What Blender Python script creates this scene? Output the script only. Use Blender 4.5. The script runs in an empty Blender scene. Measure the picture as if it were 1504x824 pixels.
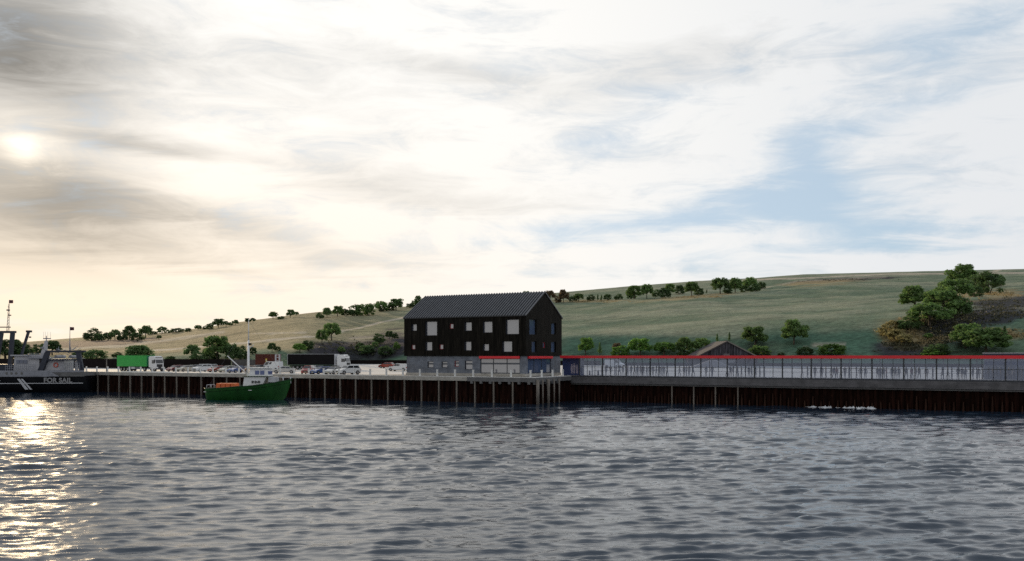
import bpy, math, random
import numpy as np
from mathutils import Vector, noise as mnoise

R = math.radians
rng = random.Random(7)
SC = bpy.context.scene
COL = SC.collection
F, CX, HY, EYE = 1300.0, 752.0, 523.0, 9.0        # focal length and horizon of the view, eye height over the water

# ------------------------------------------------------------------ frames
TH = R(-29.1)
C1, S1 = math.cos(-TH), math.sin(-TH)
E1 = (C1, -S1); E2 = (S1, C1)                       # along the quay, inland
C0 = (4.2, 164.6)                                   # quay corner
DECK = 4.95
def q(s, t, z=0.0):
    return Vector((C0[0] + s*E1[0] + t*E2[0], C0[1] + s*E1[1] + t*E2[1], z))
def to_st(X, Y):
    dx, dy = X - C0[0], Y - C0[1]
    return dx*E1[0] + dy*E1[1], dx*E2[0] + dy*E2[1]
def s_at(px, t):
    u = (px - CX)/F
    return (u*(C0[1] + E2[1]*t) - C0[0] - E2[0]*t)/(E1[0] - E1[1]*u)
def t_at(px, s):
    u = (px - CX)/F
    return (u*(C0[1] + E1[1]*s) - C0[0] - E1[0]*s)/(E2[0] - E2[1]*u)
def z_of(py, Y):
    return EYE - (py - HY)*Y/F
def yard_z(t):
    return DECK + max(0.0, t - 25)*0.0165
def on_yard(px, py):
    Y = 200.0
    for _ in range(40):
        X = (px - CX)/F*Y
        t = to_st(X, Y)[1]
        Y = 0.5*Y + 0.5*(EYE - yard_z(t))*F/max(py - HY, 1)
    X = (px - CX)/F*Y
    return Vector((X, Y, yard_z(to_st(X, Y)[1])))

# ------------------------------------------------------------------ materials
def new_mat(name):
    m = bpy.data.materials.new(name); m.use_nodes = True
    nt = m.node_tree
    return m, nt, nt.nodes['Principled BSDF']
def mat(name, col, rough=0.6, metal=0.0, var=0.18, scale=1.2, bump=0.0, bscale=8.0, spec=0.5, stretch=(1, 1, 1), coat=0.0):
    m, nt, b = new_mat(name)
    b.inputs['Roughness'].default_value = rough
    b.inputs['Metallic'].default_value = metal
    b.inputs['Specular IOR Level'].default_value = spec
    b.inputs['Coat Weight'].default_value = coat
    tc = nt.nodes.new('ShaderNodeTexCoord')
    mp = nt.nodes.new('ShaderNodeMapping'); mp.inputs['Scale'].default_value = stretch
    nt.links.new(tc.outputs['Object'], mp.inputs['Vector'])
    n = nt.nodes.new('ShaderNodeTexNoise'); n.inputs['Scale'].default_value = scale; n.inputs['Detail'].default_value = 6
    n.inputs['Roughness'].default_value = 0.62
    nt.links.new(mp.outputs[0], n.inputs['Vector'])
    mr = nt.nodes.new('ShaderNodeMapRange')
    mr.inputs['From Min'].default_value = 0.3; mr.inputs['From Max'].default_value = 0.7
    mr.inputs['To Min'].default_value = 1 - var; mr.inputs['To Max'].default_value = 1 + var
    nt.links.new(n.outputs['Fac'], mr.inputs['Value'])
    mx = nt.nodes.new('ShaderNodeVectorMath'); mx.operation = 'SCALE'
    mx.inputs[0].default_value = col[:3]
    nt.links.new(mr.outputs[0], mx.inputs['Scale'])
    nt.links.new(mx.outputs[0], b.inputs['Base Color'])
    if bump:
        n2 = nt.nodes.new('ShaderNodeTexNoise'); n2.inputs['Scale'].default_value = bscale; n2.inputs['Detail'].default_value = 5
        nt.links.new(mp.outputs[0], n2.inputs['Vector'])
        bp = nt.nodes.new('ShaderNodeBump'); bp.inputs['Strength'].default_value = bump; bp.inputs['Distance'].default_value = 0.08
        nt.links.new(n2.outputs['Fac'], bp.inputs['Height'])
        nt.links.new(bp.outputs[0], b.inputs['Normal'])
    return m

def boards_mat(name, col, width=0.42, var=0.5, rough=0.7):
    """charred vertical boards: each board its own tone, thin dark joints"""
    m, nt, b = new_mat(name)
    N, L = nt.nodes, nt.links
    tc = N.new('ShaderNodeTexCoord'); sp = N.new('ShaderNodeSeparateXYZ'); L.new(tc.outputs['Object'], sp.inputs[0])
    def M(op, a, c=None):
        n = N.new('ShaderNodeMath'); n.operation = op
        for i, v in enumerate((a, c)):
            if v is None: continue
            if isinstance(v, (int, float)): n.inputs[i].default_value = v
            else: L.new(v, n.inputs[i])
        return n.outputs[0]
    d = M('DIVIDE', M('ADD', sp.outputs[0], sp.outputs[1]), width)
    fl = M('FLOOR', d); fr = M('FRACT', d)
    wn = N.new('ShaderNodeTexWhiteNoise'); wn.noise_dimensions = '1D'; L.new(fl, wn.inputs['W'])
    mp = N.new('ShaderNodeMapping'); mp.inputs['Scale'].default_value = (2.2, 2.2, 0.25); L.new(tc.outputs['Object'], mp.inputs[0])
    no = N.new('ShaderNodeTexNoise'); no.inputs['Scale'].default_value = 1.6; no.inputs['Detail'].default_value = 7; L.new(mp.outputs[0], no.inputs['Vector'])
    tone = M('ADD', M('MULTIPLY', wn.outputs['Value'], var), M('MULTIPLY', M('POWER', no.outputs['Fac'], 3.0), 7.0))
    joint = M('GREATER_THAN', M('ABSOLUTE', M('SUBTRACT', fr, 0.5)), 0.44)
    tone = M('MULTIPLY', tone, M('SUBTRACT', 1.0, M('MULTIPLY', joint, 0.75)))
    mx = N.new('ShaderNodeVectorMath'); mx.operation = 'SCALE'; mx.inputs[0].default_value = col
    L.new(tone, mx.inputs['Scale']); L.new(mx.outputs[0], b.inputs['Base Color'])
    bp = N.new('ShaderNodeBump'); bp.inputs['Strength'].default_value = 0.6; bp.inputs['Distance'].default_value = 0.04
    L.new(M('SUBTRACT', M('MULTIPLY', no.outputs['Fac'], 0.4), joint), bp.inputs['Height']); L.new(bp.outputs[0], b.inputs['Normal'])
    b.inputs['Roughness'].default_value = rough; b.inputs['Specular IOR Level'].default_value = 0.08
    return m

def block_mat(name, c1, c2, cm, scale=1.0, bw=0.9, rh=0.3, mortar=0.02):
    m, nt, b = new_mat(name)
    N, L = nt.nodes, nt.links
    tc = N.new('ShaderNodeTexCoord'); sp = N.new('ShaderNodeSeparateXYZ'); L.new(tc.outputs['Object'], sp.inputs[0])
    ad = N.new('ShaderNodeMath'); ad.operation = 'ADD'; L.new(sp.outputs[0], ad.inputs[0]); L.new(sp.outputs[1], ad.inputs[1])
    cb = N.new('ShaderNodeCombineXYZ'); L.new(ad.outputs[0], cb.inputs[0]); L.new(sp.outputs[2], cb.inputs[1])
    br = N.new('ShaderNodeTexBrick'); L.new(cb.outputs[0], br.inputs['Vector'])
    br.inputs['Scale'].default_value = scale; br.inputs['Brick Width'].default_value = bw; br.inputs['Row Height'].default_value = rh
    br.inputs['Mortar Size'].default_value = mortar; br.inputs['Color1'].default_value = (*c1, 1); br.inputs['Color2'].default_value = (*c2, 1); br.inputs['Mortar'].default_value = (*cm, 1)
    no = N.new('ShaderNodeTexNoise'); no.inputs['Scale'].default_value = 0.7; no.inputs['Detail'].default_value = 7; L.new(tc.outputs['Object'], no.inputs['Vector'])
    mr = N.new('ShaderNodeMapRange'); mr.inputs['From Min'].default_value = .3; mr.inputs['From Max'].default_value = .7; mr.inputs['To Min'].default_value = .7; mr.inputs['To Max'].default_value = 1.25
    L.new(no.outputs['Fac'], mr.inputs['Value'])
    mx = N.new('ShaderNodeVectorMath'); mx.operation = 'SCALE'; L.new(br.outputs['Color'], mx.inputs[0]); L.new(mr.outputs[0], mx.inputs['Scale'])
    L.new(mx.outputs[0], b.inputs['Base Color']); b.inputs['Roughness'].default_value = 0.8
    return m

def pane_mat(name, clear=0.62, tint=(0.8, 0.84, 0.9), milk=0.12):
    m, nt, b = new_mat(name)
    N, L = nt.nodes, nt.links
    out = N['Material Output']
    tr = N.new('ShaderNodeBsdfTransparent'); tr.inputs['Color'].default_value = (*tint, 1)
    gl = N.new('ShaderNodeBsdfGlossy'); gl.inputs['Roughness'].default_value = 0.04; gl.inputs['Color'].default_value = (0.85, 0.9, 0.95, 1)
    df = N.new('ShaderNodeBsdfDiffuse'); df.inputs['Color'].default_value = (0.52, 0.58, 0.84, 1)
    m1 = N.new('ShaderNodeMixShader'); m1.inputs[0].default_value = milk
    L.new(tr.outputs[0], m1.inputs[1]); L.new(df.outputs[0], m1.inputs[2])
    fr = N.new('ShaderNodeFresnel'); fr.inputs[0].default_value = 1.5
    ad = N.new('ShaderNodeMath'); ad.operation = 'ADD'; ad.inputs[1].default_value = 1 - clear - 0.3; L.new(fr.outputs[0], ad.inputs[0])
    m2 = N.new('ShaderNodeMixShader'); L.new(ad.outputs[0], m2.inputs[0]); L.new(m1.outputs[0], m2.inputs[1]); L.new(gl.outputs[0], m2.inputs[2])
    L.new(m2.outputs[0], out.inputs[0])
    return m

def leaf_mat(name, col, trans=0.55):
    m, nt, b = new_mat(name)
    N, L = nt.nodes, nt.links
    out = N['Material Output']
    tc = N.new('ShaderNodeTexCoord'); oi = N.new('ShaderNodeObjectInfo')
    no = N.new('ShaderNodeTexNoise'); no.inputs['Scale'].default_value = 7.0; no.inputs['Detail'].default_value = 4; L.new(tc.outputs['Object'], no.inputs['Vector'])
    mr = N.new('ShaderNodeMapRange'); mr.inputs['From Min'].default_value = .3; mr.inputs['From Max'].default_value = .7; mr.inputs['To Min'].default_value = .45; mr.inputs['To Max'].default_value = 1.7
    L.new(no.outputs['Fac'], mr.inputs['Value'])
    r = N.new('ShaderNodeMapRange'); r.inputs['To Min'].default_value = .75; r.inputs['To Max'].default_value = 1.25; L.new(oi.outputs['Random'], r.inputs['Value'])
    mu = N.new('ShaderNodeMath'); mu.operation = 'MULTIPLY'; L.new(mr.outputs[0], mu.inputs[0]); L.new(r.outputs[0], mu.inputs[1])
    mx = N.new('ShaderNodeVectorMath'); mx.operation = 'SCALE'; mx.inputs[0].default_value = col; L.new(mu.outputs[0], mx.inputs['Scale'])
    L.new(mx.outputs[0], b.inputs['Base Color']); b.inputs['Roughness'].default_value = 0.6; b.inputs['Specular IOR Level'].default_value = 0.3
    t = N.new('ShaderNodeBsdfTranslucent'); L.new(mx.outputs[0], t.inputs[0])
    ms = N.new('ShaderNodeMixShader'); ms.inputs[0].default_value = trans
    L.new(b.outputs[0], ms.inputs[1]); L.new(t.outputs[0], ms.inputs[2]); L.new(ms.outputs[0], out.inputs[0])
    return m

M = {}
M['white'] = mat('white_paint', (0.85, 0.85, 0.85), 0.45, var=0.10)
M['grey_white'] = mat('weathered_white', (0.52, 0.53, 0.56), 0.5, var=0.15)
M['post'] = mat('post_paint', (0.80, 0.80, 0.78), 0.5, var=0.12, scale=3)
M['concrete'] = mat('concrete', (0.42, 0.40, 0.36), 0.85, var=0.25, scale=0.8, bump=0.3, stretch=(1, 1, 2))
M['dark_concrete'] = mat('dark_concrete', (0.15, 0.15, 0.152), 0.85, var=0.25, scale=0.8, bump=0.3)
M['fender'] = mat('fender_timber', (0.19, 0.165, 0.14), 0.8, var=0.35, scale=1.2, stretch=(2, 2, .4))
M['rail_dark'] = mat('dark_steel', (0.035, 0.04, 0.05), 0.45, var=0.15)
M['back_steel'] = mat('slate_steel', (0.10, 0.11, 0.13), 0.5, var=0.15)
M['red'] = mat('red_fascia_paint', (0.80, 0.022, 0.035), 0.4, var=0.08, scale=0.5)
M['red_frame'] = mat('red_window_frame', (0.30, 0.02, 0.03), 0.45, var=0.1)
M['char'] = boards_mat('charred_boards', (0.0085, 0.0072, 0.0056), var=.9)
M['roof'] = mat('standing_seam_metal_shaded', (0.006, 0.007, 0.009), 0.5, metal=0.0, var=0.22, scale=0.6)  # same metal as the ribs, blackened for the shade between them
M['seam'] = mat('seam_metal_lit', (0.085, 0.09, 0.105), 0.4, metal=0.0, var=0.2, scale=0.6)  # rib tone raised: light catching the ribs is put into the colour
M['stone'] = block_mat('slate_blocks', (0.15, 0.17, 0.21), (0.20, 0.22, 0.26), (0.09, 0.10, 0.12), 1.0, 0.9, 0.22, 0.012)
M['fascia'] = block_mat('concrete_fascia_blocks', (0.105, 0.102, 0.108), (0.135, 0.13, 0.136), (0.07, 0.07, 0.076), 1.0, 2.4, 0.42, 0.012)
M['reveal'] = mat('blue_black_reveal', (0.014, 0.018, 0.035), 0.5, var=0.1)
M['tyre'] = mat('tyre_rubber', (0.012, 0.012, 0.013), 0.8, var=0.2)
M['rim'] = mat('wheel_rim', (0.32, 0.32, 0.33), 0.35, metal=0.7, var=0.1)
M['car_glass'] = mat('car_glass', (0.02, 0.024, 0.03), 0.06, var=0.05, spec=0.8)
M['lamp'] = mat('lamp_glass', (0.75, 0.75, 0.72), 0.1, var=0.05)
M['tail'] = mat('tail_lamp', (0.35, 0.02, 0.02), 0.2, var=0.05)
M['trim'] = mat('black_trim', (0.02, 0.02, 0.022), 0.6, var=0.1)
M['plate'] = mat('number_plate', (0.6, 0.58, 0.4), 0.5, var=0.05)
for nme, c in dict(maroon=(0.20, 0.022, 0.025), silver=(0.46, 0.46, 0.45), darkgrey=(0.07, 0.075, 0.08), carwhite=(0.70, 0.71, 0.72), carred=(0.30, 0.035, 0.02),
                   champagne=(0.42, 0.40, 0.34), blue=(0.035, 0.085, 0.27), tan=(0.34, 0.20, 0.12), brickred=(0.36, 0.07, 0.06)).items():
    M[nme] = mat('car_paint_' + nme, c, 0.28, var=0.04, coat=0.6)
M['wall_black'] = mat('black_boundary', (0.011, 0.008, 0.008), 0.9, spec=.08, var=0.4, scale=0.7)
M['wall_grey'] = mat('grey_boundary', (0.075, 0.07, 0.07), 0.85, var=0.3, scale=0.7)
M['bark'] = mat('bark', (0.075, 0.06, 0.045), 0.9, var=0.3, scale=4)

# ------------------------------------------------------------------ mesh builder
class MB:
    def __init__(self, fn=None):
        self.v, self.f, self.fn = [], [], fn
    def P(self, x, y, z):
        p = (x, y, z) if self.fn is None else self.fn(x, y, z)
        self.v.append(p); return len(self.v) - 1
    def face(self, pts):
        self.f.append([self.P(*p) for p in pts])
    def box(self, x0, x1, y0, y1, z0, z1):
        i = [self.P(x, y, z) for z in (z0, z1) for y in (y0, y1) for x in (x0, x1)]
        for a in ((0, 2, 3, 1), (4, 5, 7, 6), (0, 1, 5, 4), (2, 6, 7, 3), (0, 4, 6, 2), (1, 3, 7, 5)):
            self.f.append([i[k] for k in a])
        return self
    def hexa(self, bot, top):
        n = len(bot)
        b = [self.P(*p) for p in bot]; t = [self.P(*p) for p in top]
        self.f.append(b[::-1]); self.f.append(t)
        for k in range(n):
            self.f.append([b[k], b[(k+1) % n], t[(k+1) % n], t[k]])
        return self
    def prism_y(self, poly, y0, y1):
        return self.hexa([(x, y0, z) for x, z in poly], [(x, y1, z) for x, z in poly])
    def tube(self, a, b, r0, r1=None, n=8):
        r1 = r0 if r1 is None else r1
        a, b = Vector(a), Vector(b); d = (b - a).normalized()
        u = d.orthogonal().normalized(); w = d.cross(u)
        ra = [a + (u*math.cos(k*2*math.pi/n) + w*math.sin(k*2*math.pi/n))*r0 for k in range(n)]
        rb = [b + (u*math.cos(k*2*math.pi/n) + w*math.sin(k*2*math.pi/n))*r1 for k in range(n)]
        return self.hexa([tuple(p) for p in ra], [tuple(p) for p in rb])
    def path(self, pts, r, n=6):
        for a, b in zip(pts[:-1], pts[1:]): self.tube(a, b, r, r, n)
        return self
    def ring(self, c, R0, r, axis='y', n=20, m=8):
        base = len(self.v)
        for i in range(n):
            a = i*2*math.pi/n
            for j in range(m):
                bb = j*2*math.pi/m
                rr = R0 + r*math.cos(bb); h = r*math.sin(bb)
                self.P(c[0] + rr*math.cos(a), c[1] + h, c[2] + rr*math.sin(a))
        for i in range(n):
            for j in range(m):
                self.f.append([base + i*m + j, base + ((i+1) % n)*m + j, base + ((i+1) % n)*m + (j+1) % m, base + i*m + (j+1) % m])
        return self
    def mesh(self, name, m=None, smooth=False):
        me = bpy.data.meshes.new(name); me.from_pydata(self.v, [], self.f)
        import bmesh
        bm = bmesh.new(); bm.from_mesh(me); bmesh.ops.recalc_face_normals(bm, faces=bm.faces); bm.to_mesh(me); bm.free()
        if m is not None: me.materials.append(m)
        if smooth:
            me.polygons.foreach_set('use_smooth', [True]*len(me.polygons))
        return me
    def build(self, name, m, parent=None, smooth=False):
        return link(name, self.mesh(name, m, smooth), parent)
def link(name, me, parent=None):
    o = bpy.data.objects.new(name, me); COL.objects.link(o)
    if parent is not None: o.parent = parent
    return o
def tag(o, label=None, cat=None, group=None, kind=None):
    for k, v in (('label', label), ('category', cat), ('group', group), ('kind', kind)):
        if v: o[k] = v
    return o
def thing(name, label, cat, loc=(0, 0, 0), rz=0.0, group=None):
    o = bpy.data.objects.new(name, None); COL.objects.link(o); o.empty_display_size = 0.3
    o.location = loc; o.rotation_euler = (0, 0, rz)
    return tag(o, label, cat, group)
def children(o): return [c for c in COL.objects if c.parent == o]
KIDS = {}
def copy_tree(o, parent=None):
    c = o.copy(); COL.objects.link(c); c.parent = parent
    kids = KIDS.get(o.name)
    if kids is None:
        kids = KIDS[o.name] = children(o)
    for ch in kids: copy_tree(ch, c)
    return c
ORD = ('zeroth first second third fourth fifth sixth seventh eighth ninth tenth eleventh twelfth thirteenth fourteenth fifteenth sixteenth seventeenth '
       'eighteenth nineteenth twentieth').split()
TENS = {20: 'twenty', 30: 'thirty', 40: 'forty', 50: 'fifty', 60: 'sixty'}
def nth(k):
    if k <= 20: return ORD[k]
    if k % 10 == 0: return {30: 'thirtieth', 40: 'fortieth', 50: 'fiftieth', 60: 'sixtieth'}[k]
    return TENS[k//10*10] + '-' + ORD[k % 10]

# ------------------------------------------------------------------ camera, light, sky
cam = bpy.data.cameras.new('camera'); co = bpy.data.objects.new('camera', cam); COL.objects.link(co)
co.location = (0, 0, EYE); co.rotation_euler = (R(90), 0, 0)
cam.sensor_width = 36; cam.lens = 36*F/1504; cam.shift_y = (HY - 412)/1504
cam.clip_start = 0.5; cam.clip_end = 6000
SC.camera = co
SUN_AZ, SUN_EL = math.atan2(35 - CX, F), math.atan2(HY - 222, math.hypot(F, 35 - CX))
sd = Vector((math.sin(SUN_AZ)*math.cos(SUN_EL), math.cos(SUN_AZ)*math.cos(SUN_EL), math.sin(SUN_EL)))
sl = bpy.data.lights.new('sun', 'SUN'); so = bpy.data.objects.new('sun', sl); COL.objects.link(so)
sl.energy = 2.4; sl.angle = R(0.9); sl.color = (1.0, 0.76, 0.47)
so.rotation_euler = sd.to_track_quat('Z', 'Y').to_euler(); so.location = sd*400

W = bpy.data.worlds.new('World'); SC.world = W; W.use_nodes = True
def build_world():
    nt = W.node_tree; N, L = nt.nodes, nt.links
    for n in list(N): N.remove(n)
    out = N.new('ShaderNodeOutputWorld')
    def setin(i, v):
        if isinstance(v, (int, float)): i.default_value = v
        elif isinstance(v, tuple): i.default_value = v
        else: L.new(v, i)
    def m(op, a, b=None, c=None, clamp=False):
        n = N.new('ShaderNodeMath'); n.operation = op; n.use_clamp = clamp
        for i, v in enumerate((a, b, c)):
            if v is not None: setin(n.inputs[i], v)
        return n.outputs[0]
    def ss(v, a, b, lo=0.0, hi=1.0):
        n = N.new('ShaderNodeMapRange'); n.interpolation_type = 'SMOOTHSTEP'
        setin(n.inputs['Value'], v); n.inputs['From Min'].default_value = a; n.inputs['From Max'].default_value = b
        n.inputs['To Min'].default_value = lo; n.inputs['To Max'].default_value = hi
        return n.outputs[0]
    def mixc(f, a, b):
        n = N.new('ShaderNodeMix'); n.data_type = 'RGBA'
        setin(n.inputs[0], f); setin(n.inputs[6], a if not isinstance(a, tuple) else (*a, 1)); setin(n.inputs[7], b if not isinstance(b, tuple) else (*b, 1))
        return n.outputs[2]
    def scale(cc, f):
        n = N.new('ShaderNodeVectorMath'); n.operation = 'SCALE'; setin(n.inputs[0], cc); setin(n.inputs['Scale'], f); return n.outputs[0]
    def addc(a, b):
        n = N.new('ShaderNodeVectorMath'); n.operation = 'ADD'; setin(n.inputs[0], a); setin(n.inputs[1], b); return n.outputs[0]
    def noi(vec, sc, det=7, ro=.58, dist=0.0):
        n = N.new('ShaderNodeTexNoise'); L.new(vec, n.inputs['Vector']); n.inputs['Scale'].default_value = sc; n.inputs['Detail'].default_value = det
        n.inputs['Roughness'].default_value = ro; n.inputs['Distortion'].default_value = dist
        return n.outputs['Fac']
    tc = N.new('ShaderNodeTexCoord'); sp = N.new('ShaderNodeSeparateXYZ'); L.new(tc.outputs['Generated'], sp.inputs[0])
    x, y, z = sp.outputs
    az = m('MULTIPLY', m('ARCTAN2', x, y), 180/math.pi)
    el = m('MULTIPLY', m('ARCSINE', m('MAXIMUM', m('MINIMUM', z, 1.0), -1.0)), 180/math.pi)
    # a sheet of cloud seen from below: streaks that close up towards the horizon
    den = m('ADD', m('MAXIMUM', z, 0.0), 0.11)
    cb = N.new('ShaderNodeCombineXYZ'); L.new(m('DIVIDE', x, den), cb.inputs[0]); L.new(m('DIVIDE', y, den), cb.inputs[1])
    rot = N.new('ShaderNodeMapping'); rot.inputs['Rotation'].default_value = (0, 0, R(24)); rot.inputs['Scale'].default_value = (0.75, 1.9, 1); L.new(cb.outputs[0], rot.inputs[0])
    n_big = noi(rot.outputs[0], 0.55, 8, .55, .9)
    n_fine = noi(rot.outputs[0], 1.9, 9, .62, .5)
    rot2 = N.new('ShaderNodeMapping'); rot2.inputs['Rotation'].default_value = (0, 0, R(-8)); rot2.inputs['Scale'].default_value = (0.5, 2.6, 1); rot2.inputs['Location'].default_value = (3.1, 7.7, 0); L.new(cb.outputs[0], rot2.inputs[0])
    n_streak = noi(rot2.outputs[0], 1.1, 9, .6, .7)
    ae = N.new('ShaderNodeCombineXYZ'); L.new(az, ae.inputs[0]); L.new(el, ae.inputs[1])
    rot3 = N.new('ShaderNodeMapping'); rot3.inputs['Rotation'].default_value = (0, 0, R(-22)); rot3.inputs['Scale'].default_value = (0.07, 0.20, 1); L.new(ae.outputs[0], rot3.inputs[0])
    n_feather = noi(rot3.outputs[0], 1.0, 10, .6, .55)
    rot4 = N.new('ShaderNodeMapping'); rot4.inputs['Rotation'].default_value = (0, 0, R(-16)); rot4.inputs['Scale'].default_value = (0.16, 0.62, 1); L.new(ae.outputs[0], rot4.inputs[0])
    n_wisp = noi(rot4.outputs[0], 1.0, 12, .66, .8)
    n_warp = m('MULTIPLY', m('SUBTRACT', n_big, 0.5), 9.0)
    n_warp2 = m('MULTIPLY', m('SUBTRACT', n_streak, 0.5), 5.0)
    azw = m('ADD', az, n_warp); elw = m('ADD', el, m('MULTIPLY', n_warp2, 0.55))
    def blobs(lst):
        tot = None
        for (px, py, hl, hw, tilt, w) in lst:
            u = px - CX
            a0 = math.degrees(math.atan2(u, F)); e0 = math.degrees(math.atan2(HY - py, math.hypot(F, u)))
            k = math.degrees(1/F)
            c, s = math.cos(R(tilt)), math.sin(R(tilt))
            da = m('SUBTRACT', azw, a0); de = m('SUBTRACT', elw, e0)
            p = m('DIVIDE', m('ADD', m('MULTIPLY', da, c), m('MULTIPLY', de, s)), hl*k)
            r = m('DIVIDE', m('SUBTRACT', m('MULTIPLY', de, c), m('MULTIPLY', da, s)), hw*k)
            g = m('MULTIPLY', m('EXPONENT', m('MULTIPLY', m('ADD', m('MULTIPLY', p, p), m('MULTIPLY', r, r)), -1.0)), w)
            tot = g if tot is None else m('ADD', tot, g)
        return tot
    gaps = blobs([(1040, 312, 250, 28, 5, .9), (1200, 248, 62, 78, 0, .9), (1330, 160, 130, 24, 14, .65), (1440, 36, 150, 36, 12, .8), (1275, 318, 170, 28, -8, .7),
                  (1420, 345, 140, 22, -4, .6), (1190, 360, 220, 18, 4, .75), (940, 175, 130, 34, 20, .5), (905, 340, 170, 18, 4, .65), (1150, 60, 120, 30, 10, .3)])
    greys = blobs([(-20, 70, 140, 60, -16, 1.75), (95, 30, 170, 46, -18, .75), (70, 288, 160, 42, -12, 1.35), (200, 214, 120, 13, -3, .8), (280, 312, 200, 26, -14, .6), (570, 268, 190, 28, -8, .42),
                   (670, 100, 150, 17, -8, .45), (400, 90, 210, 60, -14, .35), (990, 90, 190, 50, 12, .28), (780, 300, 160, 16, 2, .25), (90, 350, 180, 22, -6, .5), (480, 380, 260, 16, 2, .18)])
    blue = ss(m('ADD', gaps, m('ADD', m('MULTIPLY', m('SUBTRACT', n_feather, 0.5), 2.3), m('MULTIPLY', m('SUBTRACT', n_wisp, .5), 2.4))), -.05, 1.5)
    grey = m('ADD', m('MULTIPLY', greys, m('ADD', .42, m('MULTIPLY', n_wisp, .9))), m('ADD', m('MULTIPLY', m('SUBTRACT', n_feather, .51), .8), m('ADD', m('MULTIPLY', m('SUBTRACT', n_wisp, .5), .6), m('MULTIPLY', m('SUBTRACT', n_streak, .5), .35))))
    grey = m('MAXIMUM', grey, 0.0)
    # sun
    dv = N.new('ShaderNodeVectorMath'); dv.operation = 'DOT_PRODUCT'; L.new(tc.outputs['Generated'], dv.inputs[0]); dv.inputs[1].default_value = sd
    dt = m('MAXIMUM', dv.outputs['Value'], 0.0)
    halo = m('POWER', dt, 16.0); core = m('POWER', dt, 1500.0); disc = m('POWER', dt, 9000.0)
    # cloud colour: white in front, warm low down round the sun, bluish grey away from it
    warm = m('MULTIPLY', ss(el, -1.0, 19.0, 1.0, 0.0), m('MULTIPLY', ss(az, -34, 16, 1.0, 0.0), ss(az, -110, -60)))
    right = ss(az, -4, 30)
    base = mixc(right, (1.0, 0.985, 0.95), (0.80, 0.82, 0.84))
    base = mixc(m('MULTIPLY', warm, .95), base, (1.04, 0.84, 0.60))
    lum = m('SUBTRACT', 1.0, m('MULTIPLY', m('MINIMUM', grey, 1.5), 0.50))
    base = scale(base, lum)
    edge = m('MAXIMUM', ss(az, -31, -19, 0.74, 1.0), ss(el, 3, 11, 1.0, 0.0))
    base = scale(base, edge)
    base = addc(base, scale((1.0, 0.88, 0.70), m('ADD', m('MULTIPLY', halo, 0.11), m('MULTIPLY', m('SUBTRACT', 1.0, m('MULTIPLY', m('MINIMUM', grey, 1.0), .6)), m('ADD', m('MULTIPLY', core, 0.42), m('MULTIPLY', disc, 0.45))))))
    # away from the sun and overhead the overcast is darker
    fd = N.new('ShaderNodeVectorMath'); fd.operation = 'DOT_PRODUCT'; L.new(tc.outputs['Generated'], fd.inputs[0]); fd.inputs[1].default_value = Vector((-0.1, 1, 0.12)).normalized()
    front = ss(fd.outputs['Value'], -0.1, 0.86, 0.0, 1.0)
    base = scale(base, m('ADD', m('MULTIPLY', front, 0.24), 0.58))
    high = ss(el, 20, 46)
    base = mixc(m('MULTIPLY', high, .65), base, (0.36, 0.41, 0.48))
    veil = mixc(right, (0.55, 0.61, 0.645), (0.455, 0.545, 0.61))
    base = mixc(blue, base, veil)
    bgc = N.new('ShaderNodeBackground'); L.new(base, bgc.inputs[0]); bgc.inputs[1].default_value = 1.0
    sky = N.new('ShaderNodeTexSky'); sky.sky_type = 'NISHITA'; sky.sun_disc = False
    sky.sun_elevation = SUN_EL; sky.sun_rotation = SUN_AZ; sky.air_density = 1.0; sky.dust_density = 0.3; sky.ozone_density = 6.0
    bgs = N.new('ShaderNodeBackground'); L.new(sky.outputs[0], bgs.inputs[0]); bgs.inputs[1].default_value = 0.12
    mx = N.new('ShaderNodeMixShader'); L.new(m('MULTIPLY', blue, 0.2), mx.inputs[0]); L.new(bgc.outputs[0], mx.inputs[1]); L.new(bgs.outputs[0], mx.inputs[2])
    L.new(mx.outputs[0], out.inputs[0])
build_world()
W.cycles.sampling_method = 'MANUAL'; W.cycles.sample_map_resolution = 512
SC.view_settings.view_transform = 'Standard'; SC.view_settings.look = 'None'; SC.view_settings.gamma = 1; SC.view_settings.exposure = 0.3
SC.cycles.use_denoising = False
SC.cycles.max_bounces = 6; SC.cycles.transparent_max_bounces = 12; SC.cycles.sample_clamp_indirect = 4.0; SC.cycles.sample_clamp_direct = 3.5; SC.cycles.caustics_reflective = False

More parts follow.
